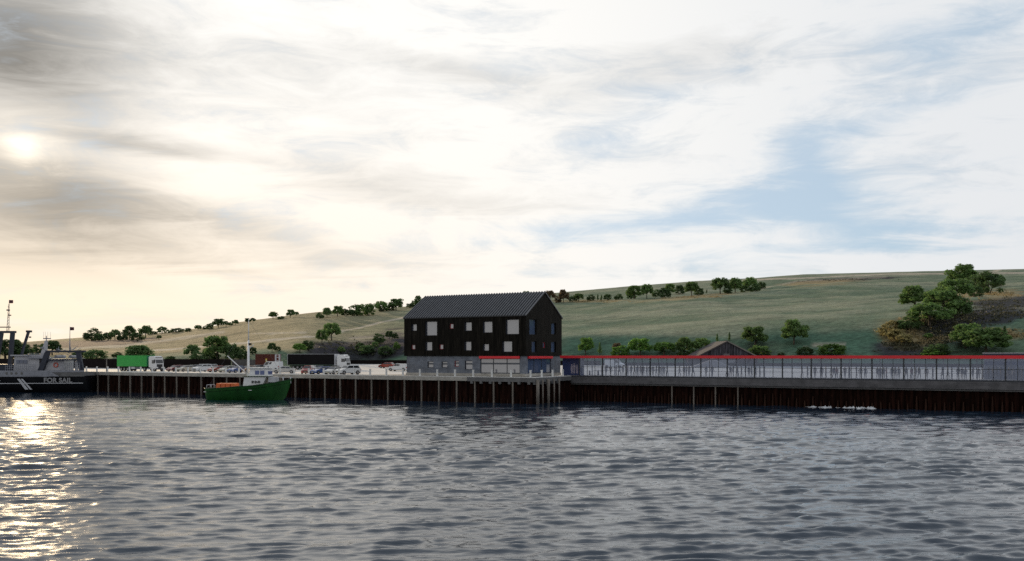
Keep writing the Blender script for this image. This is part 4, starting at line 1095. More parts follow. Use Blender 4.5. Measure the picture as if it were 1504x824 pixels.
for i in range(len(top) - 1):
    a, b = top[i], top[i+1]
    g.face([(a[0], -a[1], a[2] - .55), (b[0], -b[1], b[2] - .55), (b[0], b[1], b[2] - .55), (a[0], a[1], a[2] - .55)])
g.build('deck', mat('boat_deck', (0.16, 0.13, 0.10), .8), bt)
g = MB()
for sgn in (1, -1): g.path([(x, sgn*y, z + .03) for x, y, z in top], .07, 6)
g.path([(top[0][0], y, top[0][2] + .03) for y in (-top[0][1], 0, top[0][1])], .07)
g.build('gunwale', mat('green_rail', (0.012, 0.055, 0.018), .4), bt, True)
def bz(py): return z_of(py, YB)
def bxp(px): return (px - 304)*K
# lower house and wheelhouse
wm = M['white']
x0, x1 = bxp(361), bxp(393)
g = MB(); g.hexa([(x0, -1.7, 2.5), (x1 - .6, -1.5, 2.75), (x1 - .6, 1.5, 2.75), (x0, 1.7, 2.5)], [(x0 + .35, -1.7, bz(553)), (x1 + .35, -1.7, bz(553)), (x1 + .35, 1.7, bz(553)), (x0 + .35, 1.7, bz(553))])
low = g.build('deckhouse', wm, bt)
for px in (376, 380.5, 385): MB().tube((bxp(px), -1.80, bz(560.5)), (bxp(px), -1.72, bz(560.5)), .27, .27, 14).build('porthole', M['car_glass'], low)
MB().box(x0 + .1, x1 + .7, -1.95, 1.95, bz(553) + .002, bz(552)).build('deck_edge', mat('boat_green_trim', (0.012, 0.05, 0.018), .5), bt)
x0, x1 = bxp(369.5), bxp(397)
g = MB(); g.hexa([(x0, -1.55, bz(552) + .003), (x1 + .2, -1.55, bz(552) + .003), (x1 + .2, 1.55, bz(552) + .003), (x0, 1.55, bz(552) + .003)], [(x0 + .25, -1.45, bz(541)), (x1 - .1, -1.45, bz(541)), (x1 - .1, 1.45, bz(541)), (x0 + .25, 1.45, bz(541))])
wh = g.build('wheelhouse', wm, bt)
MB().box(x0 - .1, x1 + .35, -1.75, 1.75, bz(541) + .002, bz(539.4)).build('roof', wm, wh)
WB = mat('wheelhouse_window', (0.10, 0.14, 0.32), .08, var=.05)
for a, b in ((379, 385), (386.5, 392.5), (394.2, 397.4)):
    if b < 393: MB().box(bxp(a), bxp(b), -1.57, -1.44, bz(550), bz(544)).build('window', WB, wh)
for y0, y1 in ((-1.3, -.5), (-.4, .4), (.5, 1.3)): MB().box(x1 + .06, x1 + .17, y0, y1, bz(550), bz(545)).build('window', WB, wh)
g = MB(); g.box(x1 + .1, x1 + 1.6, -1.3, 1.3, bz(561), bz(552) - .2); g.build('foredeck_locker', M['grey_white'], bt)
for px in (390, 396): MB().tube((bxp(px), -.6, bz(539.4) + .002), (bxp(px), -.6, bz(537)), .12, .09, 8).build('roof_fitting', M['back_steel'], wh)
# mast, boom
mx = bxp(365.6)
mst = MB().tube((mx - .1, 0, 2.2), (mx + .02, 0, bz(500)), .30, .20, 10).tube((mx + .02, 0, bz(500) + .001), (mx + .05, 0, bz(468)), .13, .05, 8).build('mast', wm, bt, True)
MB().hexa([(mx - .55, -.4, 2.3), (mx + .5, -.4, 2.3), (mx + .5, .4, 2.3), (mx - .55, .4, 2.3)], [(mx - .25, -.25, bz(549)), (mx + .35, -.25, bz(549)), (mx + .35, .25, bz(549)), (mx - .25, .25, bz(549))]).build('mast_housing', wm, bt)
MB().tube((mx + .02, 0, bz(551)), (bxp(334.5), 0, bz(523)), .13, .09, 8).build('boom', wm, bt, True)
MB().path([(mx - .35, 0, bz(510)), (mx + .5, 0, bz(510)), (mx + 1.1, 0, bz(506.5))], .08).build('crosstree', wm, mst, True)
MB().box(mx + .05, mx + .6, -.2, .2, bz(507), bz(504)).build('radar', M['trim'], mst)
MB().box(mx - .3, mx + .35, -.1, .1, bz(509.5), bz(508.7)).build('lamp_bar', wm, mst)
g = MB()
for a in ((mx + .05, 0, bz(470)), ): g.path([a, (bxp(420), 0, 4.2)], .018, 4); g.path([a, (bxp(306), 0, 2.6)], .018, 4)
g.build('stay', M['back_steel'], bt)
# orange net pile, hoop, cleats
og = MB()
for k in range(4):
    a = bxp(320.5 + k*7.2); b = bxp(327.2 + k*7.2)
    og.hexa([(a, -1.5, 1.9), (b, -1.5, 1.9), (b, 1.5, 1.9), (a, 1.5, 1.9)], [(a + .12, -1.3, bz(562.8)), (b - .05, -1.3, bz(562.8)), (b - .05, 1.3, bz(562.8)), (a + .12, 1.3, bz(562.8))])
tag(og.build('fish_bins', mat('orange_tarp', (0.62, 0.13, 0.03), .6, var=.15, bump=.3), None), None)
fb = bpy.data.objects['fish_bins']; fb.name = 'covered_cargo'; fb.location = bt.location; fb.rotation_euler = bt.rotation_euler
tag(fb, 'orange covered cargo lying on the aft deck of the green boat', 'cargo')
MB().path([(bxp(306), -1.0, 2.3), (bxp(306.6), -1.0, bz(565)), (bxp(313), -1.0, bz(565)), (bxp(313.4), -1.0, 2.3)], .06).path([(bxp(306), 1.0, 2.3), (bxp(306.6), 1.0, bz(565)), (bxp(313), 1.0, bz(565)), (bxp(313.4), 1.0, 2.3)], .06).build('stern_hoop', M['grey_white'], bt, True)
MB().box(bxp(371), bxp(375.5), -2.33, -2.2, bz(572.8), bz(572)).build('hull_fitting', M['white'], bt)
MB().box(-.12, .5, -1.52, -1.40, bz(575.5), bz(574.5)).build('hull_fitting', M['white'], bt)
for px in (417, 428): MB().tube((bxp(px), 0, 3.4), (bxp(px), 0, bz(554.5)), .13, .13, 8).tube((bxp(px) - .3, 0, bz(554.4)), (bxp(px) + .3, 0, bz(554.4)), .1, .1, 8).build('bow_bitt', M['grey_white'], bt, True)

# ------------------------------------------------------------------ black trawler
YT = 9*F/52.8; KT = YT/F
tz = lambda py: z_of(py, YT)
tx = lambda px: (px - 131)*KT                       # x = 0 at the stern, negative forward
tw = thing('trawler', 'large black hulled trawler with dark gantries and pale lettering on its side', 'trawler', ((131 - CX)/F*YT, YT + 1.5, 0), R(0))
hg, top = hull_mesh(38.0, 8.6, -1.2, tz(551.5), tz(552), tz(535), transom=.86, rake=3.0, fine=1.9)
hg.v = [(-x, y, z) for x, y, z in hg.v]
BLK = mat('black_hull', (0.007, 0.007, 0.009), .4, var=.3, scale=.5)
hg.build('hull', BLK, tw, True)
topm = [(-x, y, z) for x, y, z in top]
g = MB()
for a, b in zip(topm[:-1], topm[1:]): g.face([(a[0], -a[1], a[2] - .05), (b[0], -b[1], b[2] - .05), (b[0], b[1], b[2] - .05), (a[0], a[1], a[2] - .05)])
g.build('deck', mat('trawler_deck', (0.13, 0.12, 0.11), .8), tw)
hb = 4.3
def side(nm, m_, pts, y=None, th=.07, parent=tw, o_=.02):
    g = MB(); yy = -(hb + o_) if y is None else y
    g.hexa([(tx(px), yy, tz(py)) for px, py in pts], [(tx(px), yy - th, tz(py)) for px, py in pts]); return g.build(nm, m_, parent)
GW = mat('trawler_grey_white', (0.27, 0.28, 0.32), .55, var=.2)
TWH = mat('trawler_white', (0.42, 0.42, 0.45), .5, var=.15, scale=.6)
# white bulwark that steps down to a dark stern bulwark
g = MB(); g.box(tx(9), tx(80), -hb + .03, -hb + .18, tz(553), tz(544)); g.box(tx(9), tx(80), hb - .18, hb - .03, tz(553), tz(544)); g.build('white_bulwark', GW, tw)
g = MB(); g.hexa([(tx(80.3), -hb + .05, tz(552.5)), (tx(95), -hb + .05, tz(552.5)), (tx(86), -hb + .05, tz(548)), (tx(80.3), -hb + .05, tz(544))], [(tx(80.3), -hb + .18, tz(552.5)), (tx(95), -hb + .18, tz(552.5)), (tx(86), -hb + .18, tz(548)), (tx(80.3), -hb + .18, tz(544))]); g.build('bulwark_step', GW, tw)
g = MB(); g.box(tx(83), tx(130.3), -hb + .20, -hb + .32, tz(552.6), tz(546.5)); g.box(tx(129.7), tx(130.3), -hb + .33, hb - .2, tz(552.6), tz(546.5)); g.box(tx(83), tx(130.3), hb - .32, hb - .20, tz(552.6), tz(546.5)); g.build('stern_bulwark', M['dark_concrete'], tw)
g = MB(); g.box(tx(80.3), tx(130.3), -hb + .10, -hb + .5, tz(546.4), tz(543.6)); g.build('stern_cap_rail', GW, tw)
MB().box(tx(-40), tx(8.7), -hb + .05, -hb + .3, tz(553), tz(546)).build('blue_bulwark', mat('navy_bulwark', (0.03, 0.045, 0.10), .5), tw)
side('rubbing_strake', M['grey_white'], [(-10, 563.4), (130, 562.6), (130, 561.6), (-10, 562.4)], th=.10)
side('hull_flash', M['grey_white'], [(34.5, 556), (38.5, 556), (51, 571.5), (46, 571.5)], o_=.03)
side('hull_flash', M['grey_white'], [(40, 556), (42.5, 556), (56.5, 571.5), (53, 571.5)], o_=.03)
side('bow_mark', M['grey_white'], [(-6, 558), (6, 557.6), (11, 558.6), (-2, 562)], o_=.03)
def text_mesh(s, size):
    c = bpy.data.curves.new('t', 'FONT'); c.body = s; c.size = size; c.extrude = .03; c.offset = .035; c.align_x = 'LEFT'; c.space_character = 1.05
    o = bpy.data.objects.new('t', c); COL.objects.link(o)
    me = bpy.data.meshes.new_from_object(o.evaluated_get(bpy.context.evaluated_depsgraph_get())); bpy.data.objects.remove(o); return me
me = text_mesh('FOR SAIL', 1.0); me.materials.append(mat('letter_paint', (0.30, 0.30, 0.31), .6))
xs = [v.co.x for v in me.vertices]; ys = [v.co.y for v in me.vertices]
lt = link('lettering', me, tw); lt.location = (tx(73), -(hb + .06), tz(561)); lt.rotation_euler = (R(90), 0, 0)
lt.scale = ((114 - 73)*KT/(max(xs) - min(xs)), 7.0*KT/(max(ys) - min(ys)), 1)
# houses
zd = tz(545)
g = MB(); g.hexa([(tx(23), -2.8, zd - 1.2), (tx(62), -2.8, zd - 1.2), (tx(62), 2.8, zd - 1.2), (tx(23), 2.8, zd - 1.2)], [(tx(25), -2.6, tz(523)), (tx(61), -2.6, tz(523)), (tx(61), 2.6, tz(523)), (tx(25), 2.6, tz(523))])
h1 = g.build('wheelhouse', TWH, tw)
MB().box(tx(20), tx(48), -3.0, 3.0, tz(523) + .003, tz(521)).build('roof', TWH, h1)
for a, b in ((28, 32.5), (33.3, 38), (38.8, 44)): MB().box(tx(a), tx(b), -2.78, -2.62, tz(534), tz(528.5)).build('window', mat('trawler_window', (0.12, 0.14, 0.20), .1) if 'trawler_window' not in bpy.data.materials else bpy.data.materials['trawler_window'], h1)
g = MB(); g.box(tx(66), tx(97), -2.4, 2.4, zd - 1.2, tz(527)); h2 = g.build('aft_house', TWH, tw)
MB().ring((tx(85), -2.48, tz(536)), .52, .14).build('lifebuoy', mat('lifebuoy_red', (0.55, 0.10, 0.06), .5), h2, True)
g = MB(); g.box(tx(46), tx(68), -3.2, 3.2, tz(526.5), tz(525)); g.build('bridge_deck', GW, tw)
def railing(nm, x0, x1, y, z0, z1, n, m_):
    g = MB()
    for k in range(n + 1):
        x = x0 + (x1 - x0)*k/n; g.box(x - .04, x + .04, y - .04, y + .04, z0, z1)
    for k in range(3):
        z = z0 + (z1 - z0)*(k + 1)/3; g.box(x0, x1, y - .035, y + .035, z - .035, z + .035)
    return g.build(nm, m_, tw)
railing('railing', tx(17), tx(60), -hb + .1, tz(544), tz(535), 14, GW)
railing('railing', tx(46), tx(68), -3.1, tz(525), tz(519), 8, GW)
railing('railing', tx(97), tx(124), -hb + .35, tz(543.6), tz(533), 9, GW)
MB().box(tx(109), tx(112), -1.2, -.4, zd - 1, tz(530)).build('vent_pipe', TWH, tw)
# funnel mast with radar
g = MB(); g.hexa([(tx(55), -.6, tz(525) + .002), (tx(63), -.6, tz(525) + .002), (tx(63), .6, tz(525) + .002), (tx(55), .6, tz(525) + .002)], [(tx(62), -.3, tz(500)), (tx(65), -.3, tz(500)), (tx(65), .3, tz(500)), (tx(62), .3, tz(500))])
fm_ = g.build('signal_mast', TWH, tw)
g = MB(); g.tube((tx(63.4), 0, tz(500) + .002), (tx(63.6), 0, tz(493)), .12, .10, 8); g.box(tx(59), tx(70), -.12, .12, tz(498), tz(496.5))
for px in (59.5, 62, 65.5, 69.5): g.tube((tx(px), 0, tz(496.6)), (tx(px), 0, tz(487)), .03, .02, 5)
g.build('aerial', GW, fm_)
MB().box(tx(57), tx(61), -.9, .9, tz(511.5), tz(509.8)).build('radar', GW, fm_)
DB = mat('navy_gantry', (0.022, 0.028, 0.048), .55, var=.15)
def gantry(nm, legs, bars, y=2.9, w=1.0, label=None):
    g = MB()
    for s in (-1,):
        for (a, b, wd) in legs:
            g.hexa([(tx(a[0]) - wd/2, s*y - .35, tz(a[1])), (tx(a[0]) + wd/2, s*y - .35, tz(a[1])), (tx(a[0]) + wd/2, s*y + .35, tz(a[1])), (tx(a[0]) - wd/2, s*y + .35, tz(a[1]))],
                   [(tx(b[0]) - wd/2, s*y - .3, tz(b[1])), (tx(b[0]) + wd/2, s*y - .3, tz(b[1])), (tx(b[0]) + wd/2, s*y + .3, tz(b[1])), (tx(b[0]) - wd/2, s*y + .3, tz(b[1]))])
        for (x0_, x1_, y0_, y1_) in bars: g.box(tx(x0_), tx(x1_), s*y - .38, s*y + .38, tz(y0_), tz(y1_))
    b = bars[0]
    o = g.build(nm, DB, tw)
    if label: o['label'] = label
    return o
gantry('gantry', [((64.5, 544), (74.5, 517.5), 1.3), ((124, 544), (119, 517.5), 1.1)], [(72, 129, 517.6, 514.8), (75, 118, 529.5, 527.5)], label='aft gantry of two raked legs and a long crossbeam')
gantry('gantry', [((17, 546), (21.5, 489.5), .95), ((-4, 546), (5, 489.5), .95)], [(-14, 26, 489.4, 486.2)], y=2.4, label='forward gantry carrying the lattice mast')
MB().hexa([(tx(28), -.35, tz(512)), (tx(30.5), -.35, tz(512)), (tx(30.5), .35, tz(512)), (tx(28), .35, tz(512))], [(tx(36), -.3, tz(486)), (tx(39), -.3, tz(486)), (tx(39), .3, tz(486)), (tx(36), .3, tz(486))]).box(tx(34.5), tx(41), -.45, .45, tz(488), tz(485)).box(tx(38.6), tx(40.2), -.3, .3, tz(496), tz(494)).hexa([(tx(20), -.35, tz(545)), (tx(23), -.35, tz(545)), (tx(23), .35, tz(545)), (tx(20), .35, tz(545))], [(tx(28), -.3, tz(512) - .002), (tx(30.5), -.3, tz(512) - .002), (tx(30.5), .3, tz(512) - .002), (tx(28), .3, tz(512) - .002)]).build('derrick', DB, tw)
lm = MB()
for s in (-.28, .28): lm.tube((tx(6.5) + s, 0, tz(486)), (tx(8.3) + s*.3, 0, tz(446)), .07, .05, 6)
for k in range(9):
    z0, z1 = tz(486 - k*4.4), tz(486 - (k + 1)*4.4); lm.tube((tx(6.6) - .25 + k*.03, 0, z0), (tx(6.9) + .22, 0, z1), .045, .045, 5)
lm.tube((tx(8.3), 0, tz(446.01)), (tx(8.4), 0, tz(440)), .05, .04, 6); lm.box(tx(5), tx(9), -.2, .2, tz(456), tz(454)); lm.box(tx(7.6), tx(11), -.2, .2, tz(463.5), tz(461.8)); lm.box(tx(-6), tx(10), -.25, .25, tz(481), tz(479.5)); 
lmo = lm.build('lattice_mast', mat('mast_grey', (0.16, 0.14, 0.13), .6), tw)
def flag(px, py, parent):
    g = MB(); n = 6
    for k in range(n):
        a, b = k/n, (k + 1)/n
        f = lambda u: (tx(px) + u*1.05, .12*math.sin(u*5), 0)
        p0, p1 = f(a), f(b)
        g.hexa([(p0[0], p0[1], tz(py + 5)), (p1[0], p1[1], tz(py + 5 - .4*b)), (p1[0], p1[1] + .02, tz(py + 5 - .4*b)), (p0[0], p0[1] + .02, tz(py + 5))], [(p0[0], p0[1], tz(py)), (p1[0], p1[1], tz(py + .5*b)), (p1[0], p1[1] + .02, tz(py + .5*b)), (p0[0], p0[1] + .02, tz(py))])
    g.build('flag', mat('flag_cloth', (0.10, 0.03, 0.04), .8, var=.6, scale=2), parent)
flag(8.6, 440, lmo)
am = MB().tube((tx(98), 0, tz(518)), (tx(98.2), 0, tz(498)), .18, .10, 8).tube((tx(98.2), 0, tz(497.9)), (tx(98.4), 0, tz(479.5)), .08, .05, 6).build('aft_mast', GW, tw, True)
flag(98.6, 480, am)
g = MB(); r_ = random.Random(3)
for k in range(26):
    a = (tx(77 + r_.random()*38), -2.6 + 5*r_.random(), tz(527 - r_.random()*15)); b = (a[0] + (r_.random() - .5)*3, a[1] + (r_.random() - .5)*2, a[2] + (r_.random() - .3)*1.4)
    g.tube(a, b, .07, .06, 5)
g.tube((tx(84), -2.2, tz(524)), (tx(84), 2.2, tz(524)), .4, .4, 12); g.tube((tx(105), -2.2, tz(524)), (tx(105), 2.2, tz(524)), .4, .4, 12)
g.build('net_drum', GW, tw)
for px in (19, 26, 33, 41): MB().tube((tx(px), -hb - .04, tz(548)), (tx(px), -hb + .02, tz(548)), .3, .3, 12).build('porthole', M['car_glass'], tw)
g = MB(); g.box(tx(-30), tx(20), -2.5, 2.5, zd - 1.0, tz(535)); g.build('forward_house', DB, tw)

# ------------------------------------------------------------------ mound behind the walkway, foam
def shed():
    Y = float(hill_base_Y(1068)[0]) - 2
    px0, px1 = 1023, 1113; kk = Y/F
    W_ = (px1 - px0)*kk; xl = (px0 - CX)*kk; zt = z_of(501.0, Y); ze = z_of(524.5, Y); zl = 6.0
    o = thing('shed', 'low dark brown gabled shed among trees behind the walkway', 'shed', (xl, Y, zl), R(0))
    wm_ = boards_mat('shed_boards', (0.044, 0.042, 0.049), .8, .9, .9)
    g = MB(); a = W_*.5
    f = [(0, 0, 0), (W_, 0, 0), (W_, 0, ze - zl), (a, 0, zt - zl - .12), (0, 0, ze - zl)]
    g.hexa(f, [(x, 16, z) for x, y, z in f]); g.build('wall', wm_, o)
    rm_ = mat('shed_roof_sheet', (0.05, 0.042, 0.042), .8, var=.3, scale=.5); vm = mat('shed_verge_lit', (0.16, 0.15, 0.13), .7, var=.25)  # paler right verge only: its highlight is put into the colour
    for sgn in (0, 1):
        x0 = -.4 if sgn == 0 else W_ + .4; z0 = ze - zl - .22
        r_ = MB().hexa([(x0, -.5, z0), (a, -.5, zt - zl - .1), (a, 16.4, zt - zl - .1), (x0, 16.4, z0)], [(x0, -.5, z0 + .2), (a, -.5, zt - zl + .1), (a, 16.4, zt - zl + .1), (x0, 16.4, z0 + .2)]).build('roof', rm_, o)
        MB().hexa([(x0, -.58, z0 - .12), (a, -.58, zt - zl - .22), (a, -.503, zt - zl - .22), (x0, -.503, z0 - .12)], [(x0, -.58, z0 + .24), (a, -.58, zt - zl + .14), (a, -.503, zt - zl + .14), (x0, -.503, z0 + .24)]).build('verge', vm if sgn else rm_, r_)
    MB().box(a - 2.2, a + 2.2, -.07, -.003, 0, 1.9).build('door', mat('shed_door', (0.30, 0.30, 0.30), .7), o)
    MB().box(a - 1.0, a + .7, -.06, -.003, 3.0, 3.7).build('vent', mat('shed_vent', (0.14, 0.12, 0.125), .8), o)
shed()
rp = MB()
for k in range(1):
    pts = [(1013, 540), (1042, 529.5), (1052, 529.5), (1075, 540)]
Yr = float(hill_base_Y(1045)[0]) - 14
a = [((px - CX)/F*Yr, Yr, z_of(py, Yr)) for px, py in pts]
rp.hexa(a, [(x*1.06, y + 14, z + .15) for x, y, z in a])
tag(rp.build('ramp', mat('pale_ramp', (0.33, 0.32, 0.33), .85, var=.12)), 'pale concrete ramp climbing behind the walkway', 'ramp', kind='structure')

def foam():
    g = MB(); r_ = random.Random(5)
    m = mat('sea_foam', (0.78, 0.80, 0.82), .9, var=.1)
    P0 = [(1186, 598), (1200, 597.5), (1212, 598.5), (1222, 597.6), (1234, 598.6), (1248, 599), (1262, 600), (1272, 599.8), (1284, 600)]
    for (xa_, ya_), (xb_, yb_) in zip(P0[:-1], P0[1:]):
        for k in range(12):
            u = r_.random(); px = xa_ + (xb_ - xa_)*u; py = ya_ + (yb_ - ya_)*u + (r_.random() - .4)*1.4
            Y = 9*F/(py - HY); X = (px - CX)/F*Y
            a, b, h = .2 + r_.random()*.7, .2 + .5*r_.random(), .04 + .42*r_.random()**2
            n = 9; c = g.P(X, Y, h); ring = [g.P(X + a*math.cos(t*6.283/n)*(0.7 + .5*r_.random()), Y + b*math.sin(t*6.283/n), .02) for t in range(n)]
            for t in range(n): g.f.append([c, ring[t], ring[(t + 1) % n]])
    tag(g.build('foam', m, None, True), 'white foam breaking on the water below the right quay wall', 'foam', kind='stuff')
foam()

# ------------------------------------------------------------------ trees
LEAF = dict(green=leaf_mat('leaf_green', (0.135, 0.225, 0.07)), dark=leaf_mat('leaf_dark', (0.075, 0.13, 0.048), .5), bright=leaf_mat('leaf_bright', (0.125, 0.24, 0.05)), brown=leaf_mat('leaf_brown', (0.13, 0.095, 0.055)),
            ochre=leaf_mat('leaf_ochre', (0.30, 0.265, 0.12)), deep=leaf_mat('leaf_deep', (0.105, 0.18, 0.066), .5))
def crown_mesh(seed, kind, leaves):
    """unit crown: height 1 in total, spread about 1 across"""
    r = random.Random(seed); v, f = [], []
    clumps = []
    if kind == 'tree':
        for k in range(46):
            a = r.random()*6.283; sz = -0.45 + 1.42*r.random(); c_ = math.sqrt(max(0, 1 - min(1, abs(sz))**2)); rr = .62 + .34*r.random()
            zz = .47 + sz*rr*(.44 if sz > 0 else .36); rad = .42*c_*rr
            clumps.append((rad*math.cos(a), rad*math.sin(a), zz, .085 + .06*r.random()))
    elif kind == 'bush':
        for k in range(40):
            a = r.random()*6.283; sz = -0.6 + 1.56*r.random(); c_ = math.sqrt(max(0, 1 - min(1, abs(sz))**2)); rr = .6 + .36*r.random()
            zz = .40 + sz*rr*(.52 if sz > 0 else .58); rad = .44*c_*rr
            clumps.append((rad*math.cos(a), rad*math.sin(a), zz, .09 + .06*r.random()))
    else:
        for k in range(16):
            zz = .22 + .7*k/15; rad = .34*(1.05 - zz)*r.random(); a = r.random()*6.283; clumps.append((rad*math.cos(a), rad*math.sin(a), zz, .16*(1.25 - zz) + .03))
    for k in range(leaves):
        c = clumps[r.randrange(len(clumps))]
        d = Vector((r.gauss(0, 1), r.gauss(0, 1), r.gauss(0, 1))).normalized(); rr = c[3]*(.55 + .5*r.random())
        p = Vector((c[0], c[1], c[2])) + Vector((d.x*rr*1.15, d.y*rr*1.15, d.z*rr*.85))
        if p.z < .03: p.z = .03 + .03*r.random()
        n = (d + Vector((r.gauss(0, .6), r.gauss(0, .6), r.gauss(0, .6) + .25))).normalized()
        u = n.orthogonal().normalized(); w_ = n.cross(u); ang = r.random()*6.283
        u, w_ = u*math.cos(ang) + w_*math.sin(ang), w_*math.cos(ang) - u*math.sin(ang)
        s = .020 + .024*r.random(); b = len(v)
        v += [tuple(p - u*s*1.3), tuple(p - w_*s*.8 + n*s*.2), tuple(p + u*s*1.3), tuple(p + w_*s*.8 + n*s*.2)]
        f.append((b, b+1, b+2, b+3))
    me = bpy.data.meshes.new('crown'); me.from_pydata(v, [], f); me.materials.append(None); return me
def trunk_mesh(seed, kind):
    r = random.Random(seed); g = MB()
    if kind == 'bush':
        for k in range(5):
            a = r.random()*6.283; g.tube((0.03*math.cos(a), .03*math.sin(a), -.06), (.25*math.cos(a), .25*math.sin(a), .5), .022, .008, 6)
    else:
        g.tube((0, 0, -.08), (.01, 0, .22), .034, .026, 8); g.tube((.01, 0, .2201), (0, .01, .55 if kind == 'tree' else .9), .026, .010, 8)
        for k in range(7):
            a = k*.9 + r.random()*.5; z = .2 + .05*k; l = .30 if kind == 'tree' else .12
            g.tube((.005, 0, z), (l*math.cos(a), l*math.sin(a), z + .22), .014, .005, 5)
    return g.mesh('trunk', M['bark'], True)
CR = {k: [crown_mesh(s*31 + i, k, n) for i in range(c)] for k, s, n, c in (('tree', 1, 2500, 4), ('bush', 2, 2200, 4), ('cone', 3, 1000, 2))}
TRK = {k: [trunk_mesh(i + 5, k) for i in range(2)] for k in CR}
CM = {}
def crown(kind, i, colr):
    if (kind, i, colr) not in CM:
        me = CR[kind][i].copy(); me.materials.clear(); me.materials.append(LEAF[colr]); CM[(kind, i, colr)] = me
    return CM[(kind, i, colr)]
COLW = dict(green='mid green', dark='very dark', bright='bright green', brown='reddish brown', ochre='ochre yellow', deep='deep green')
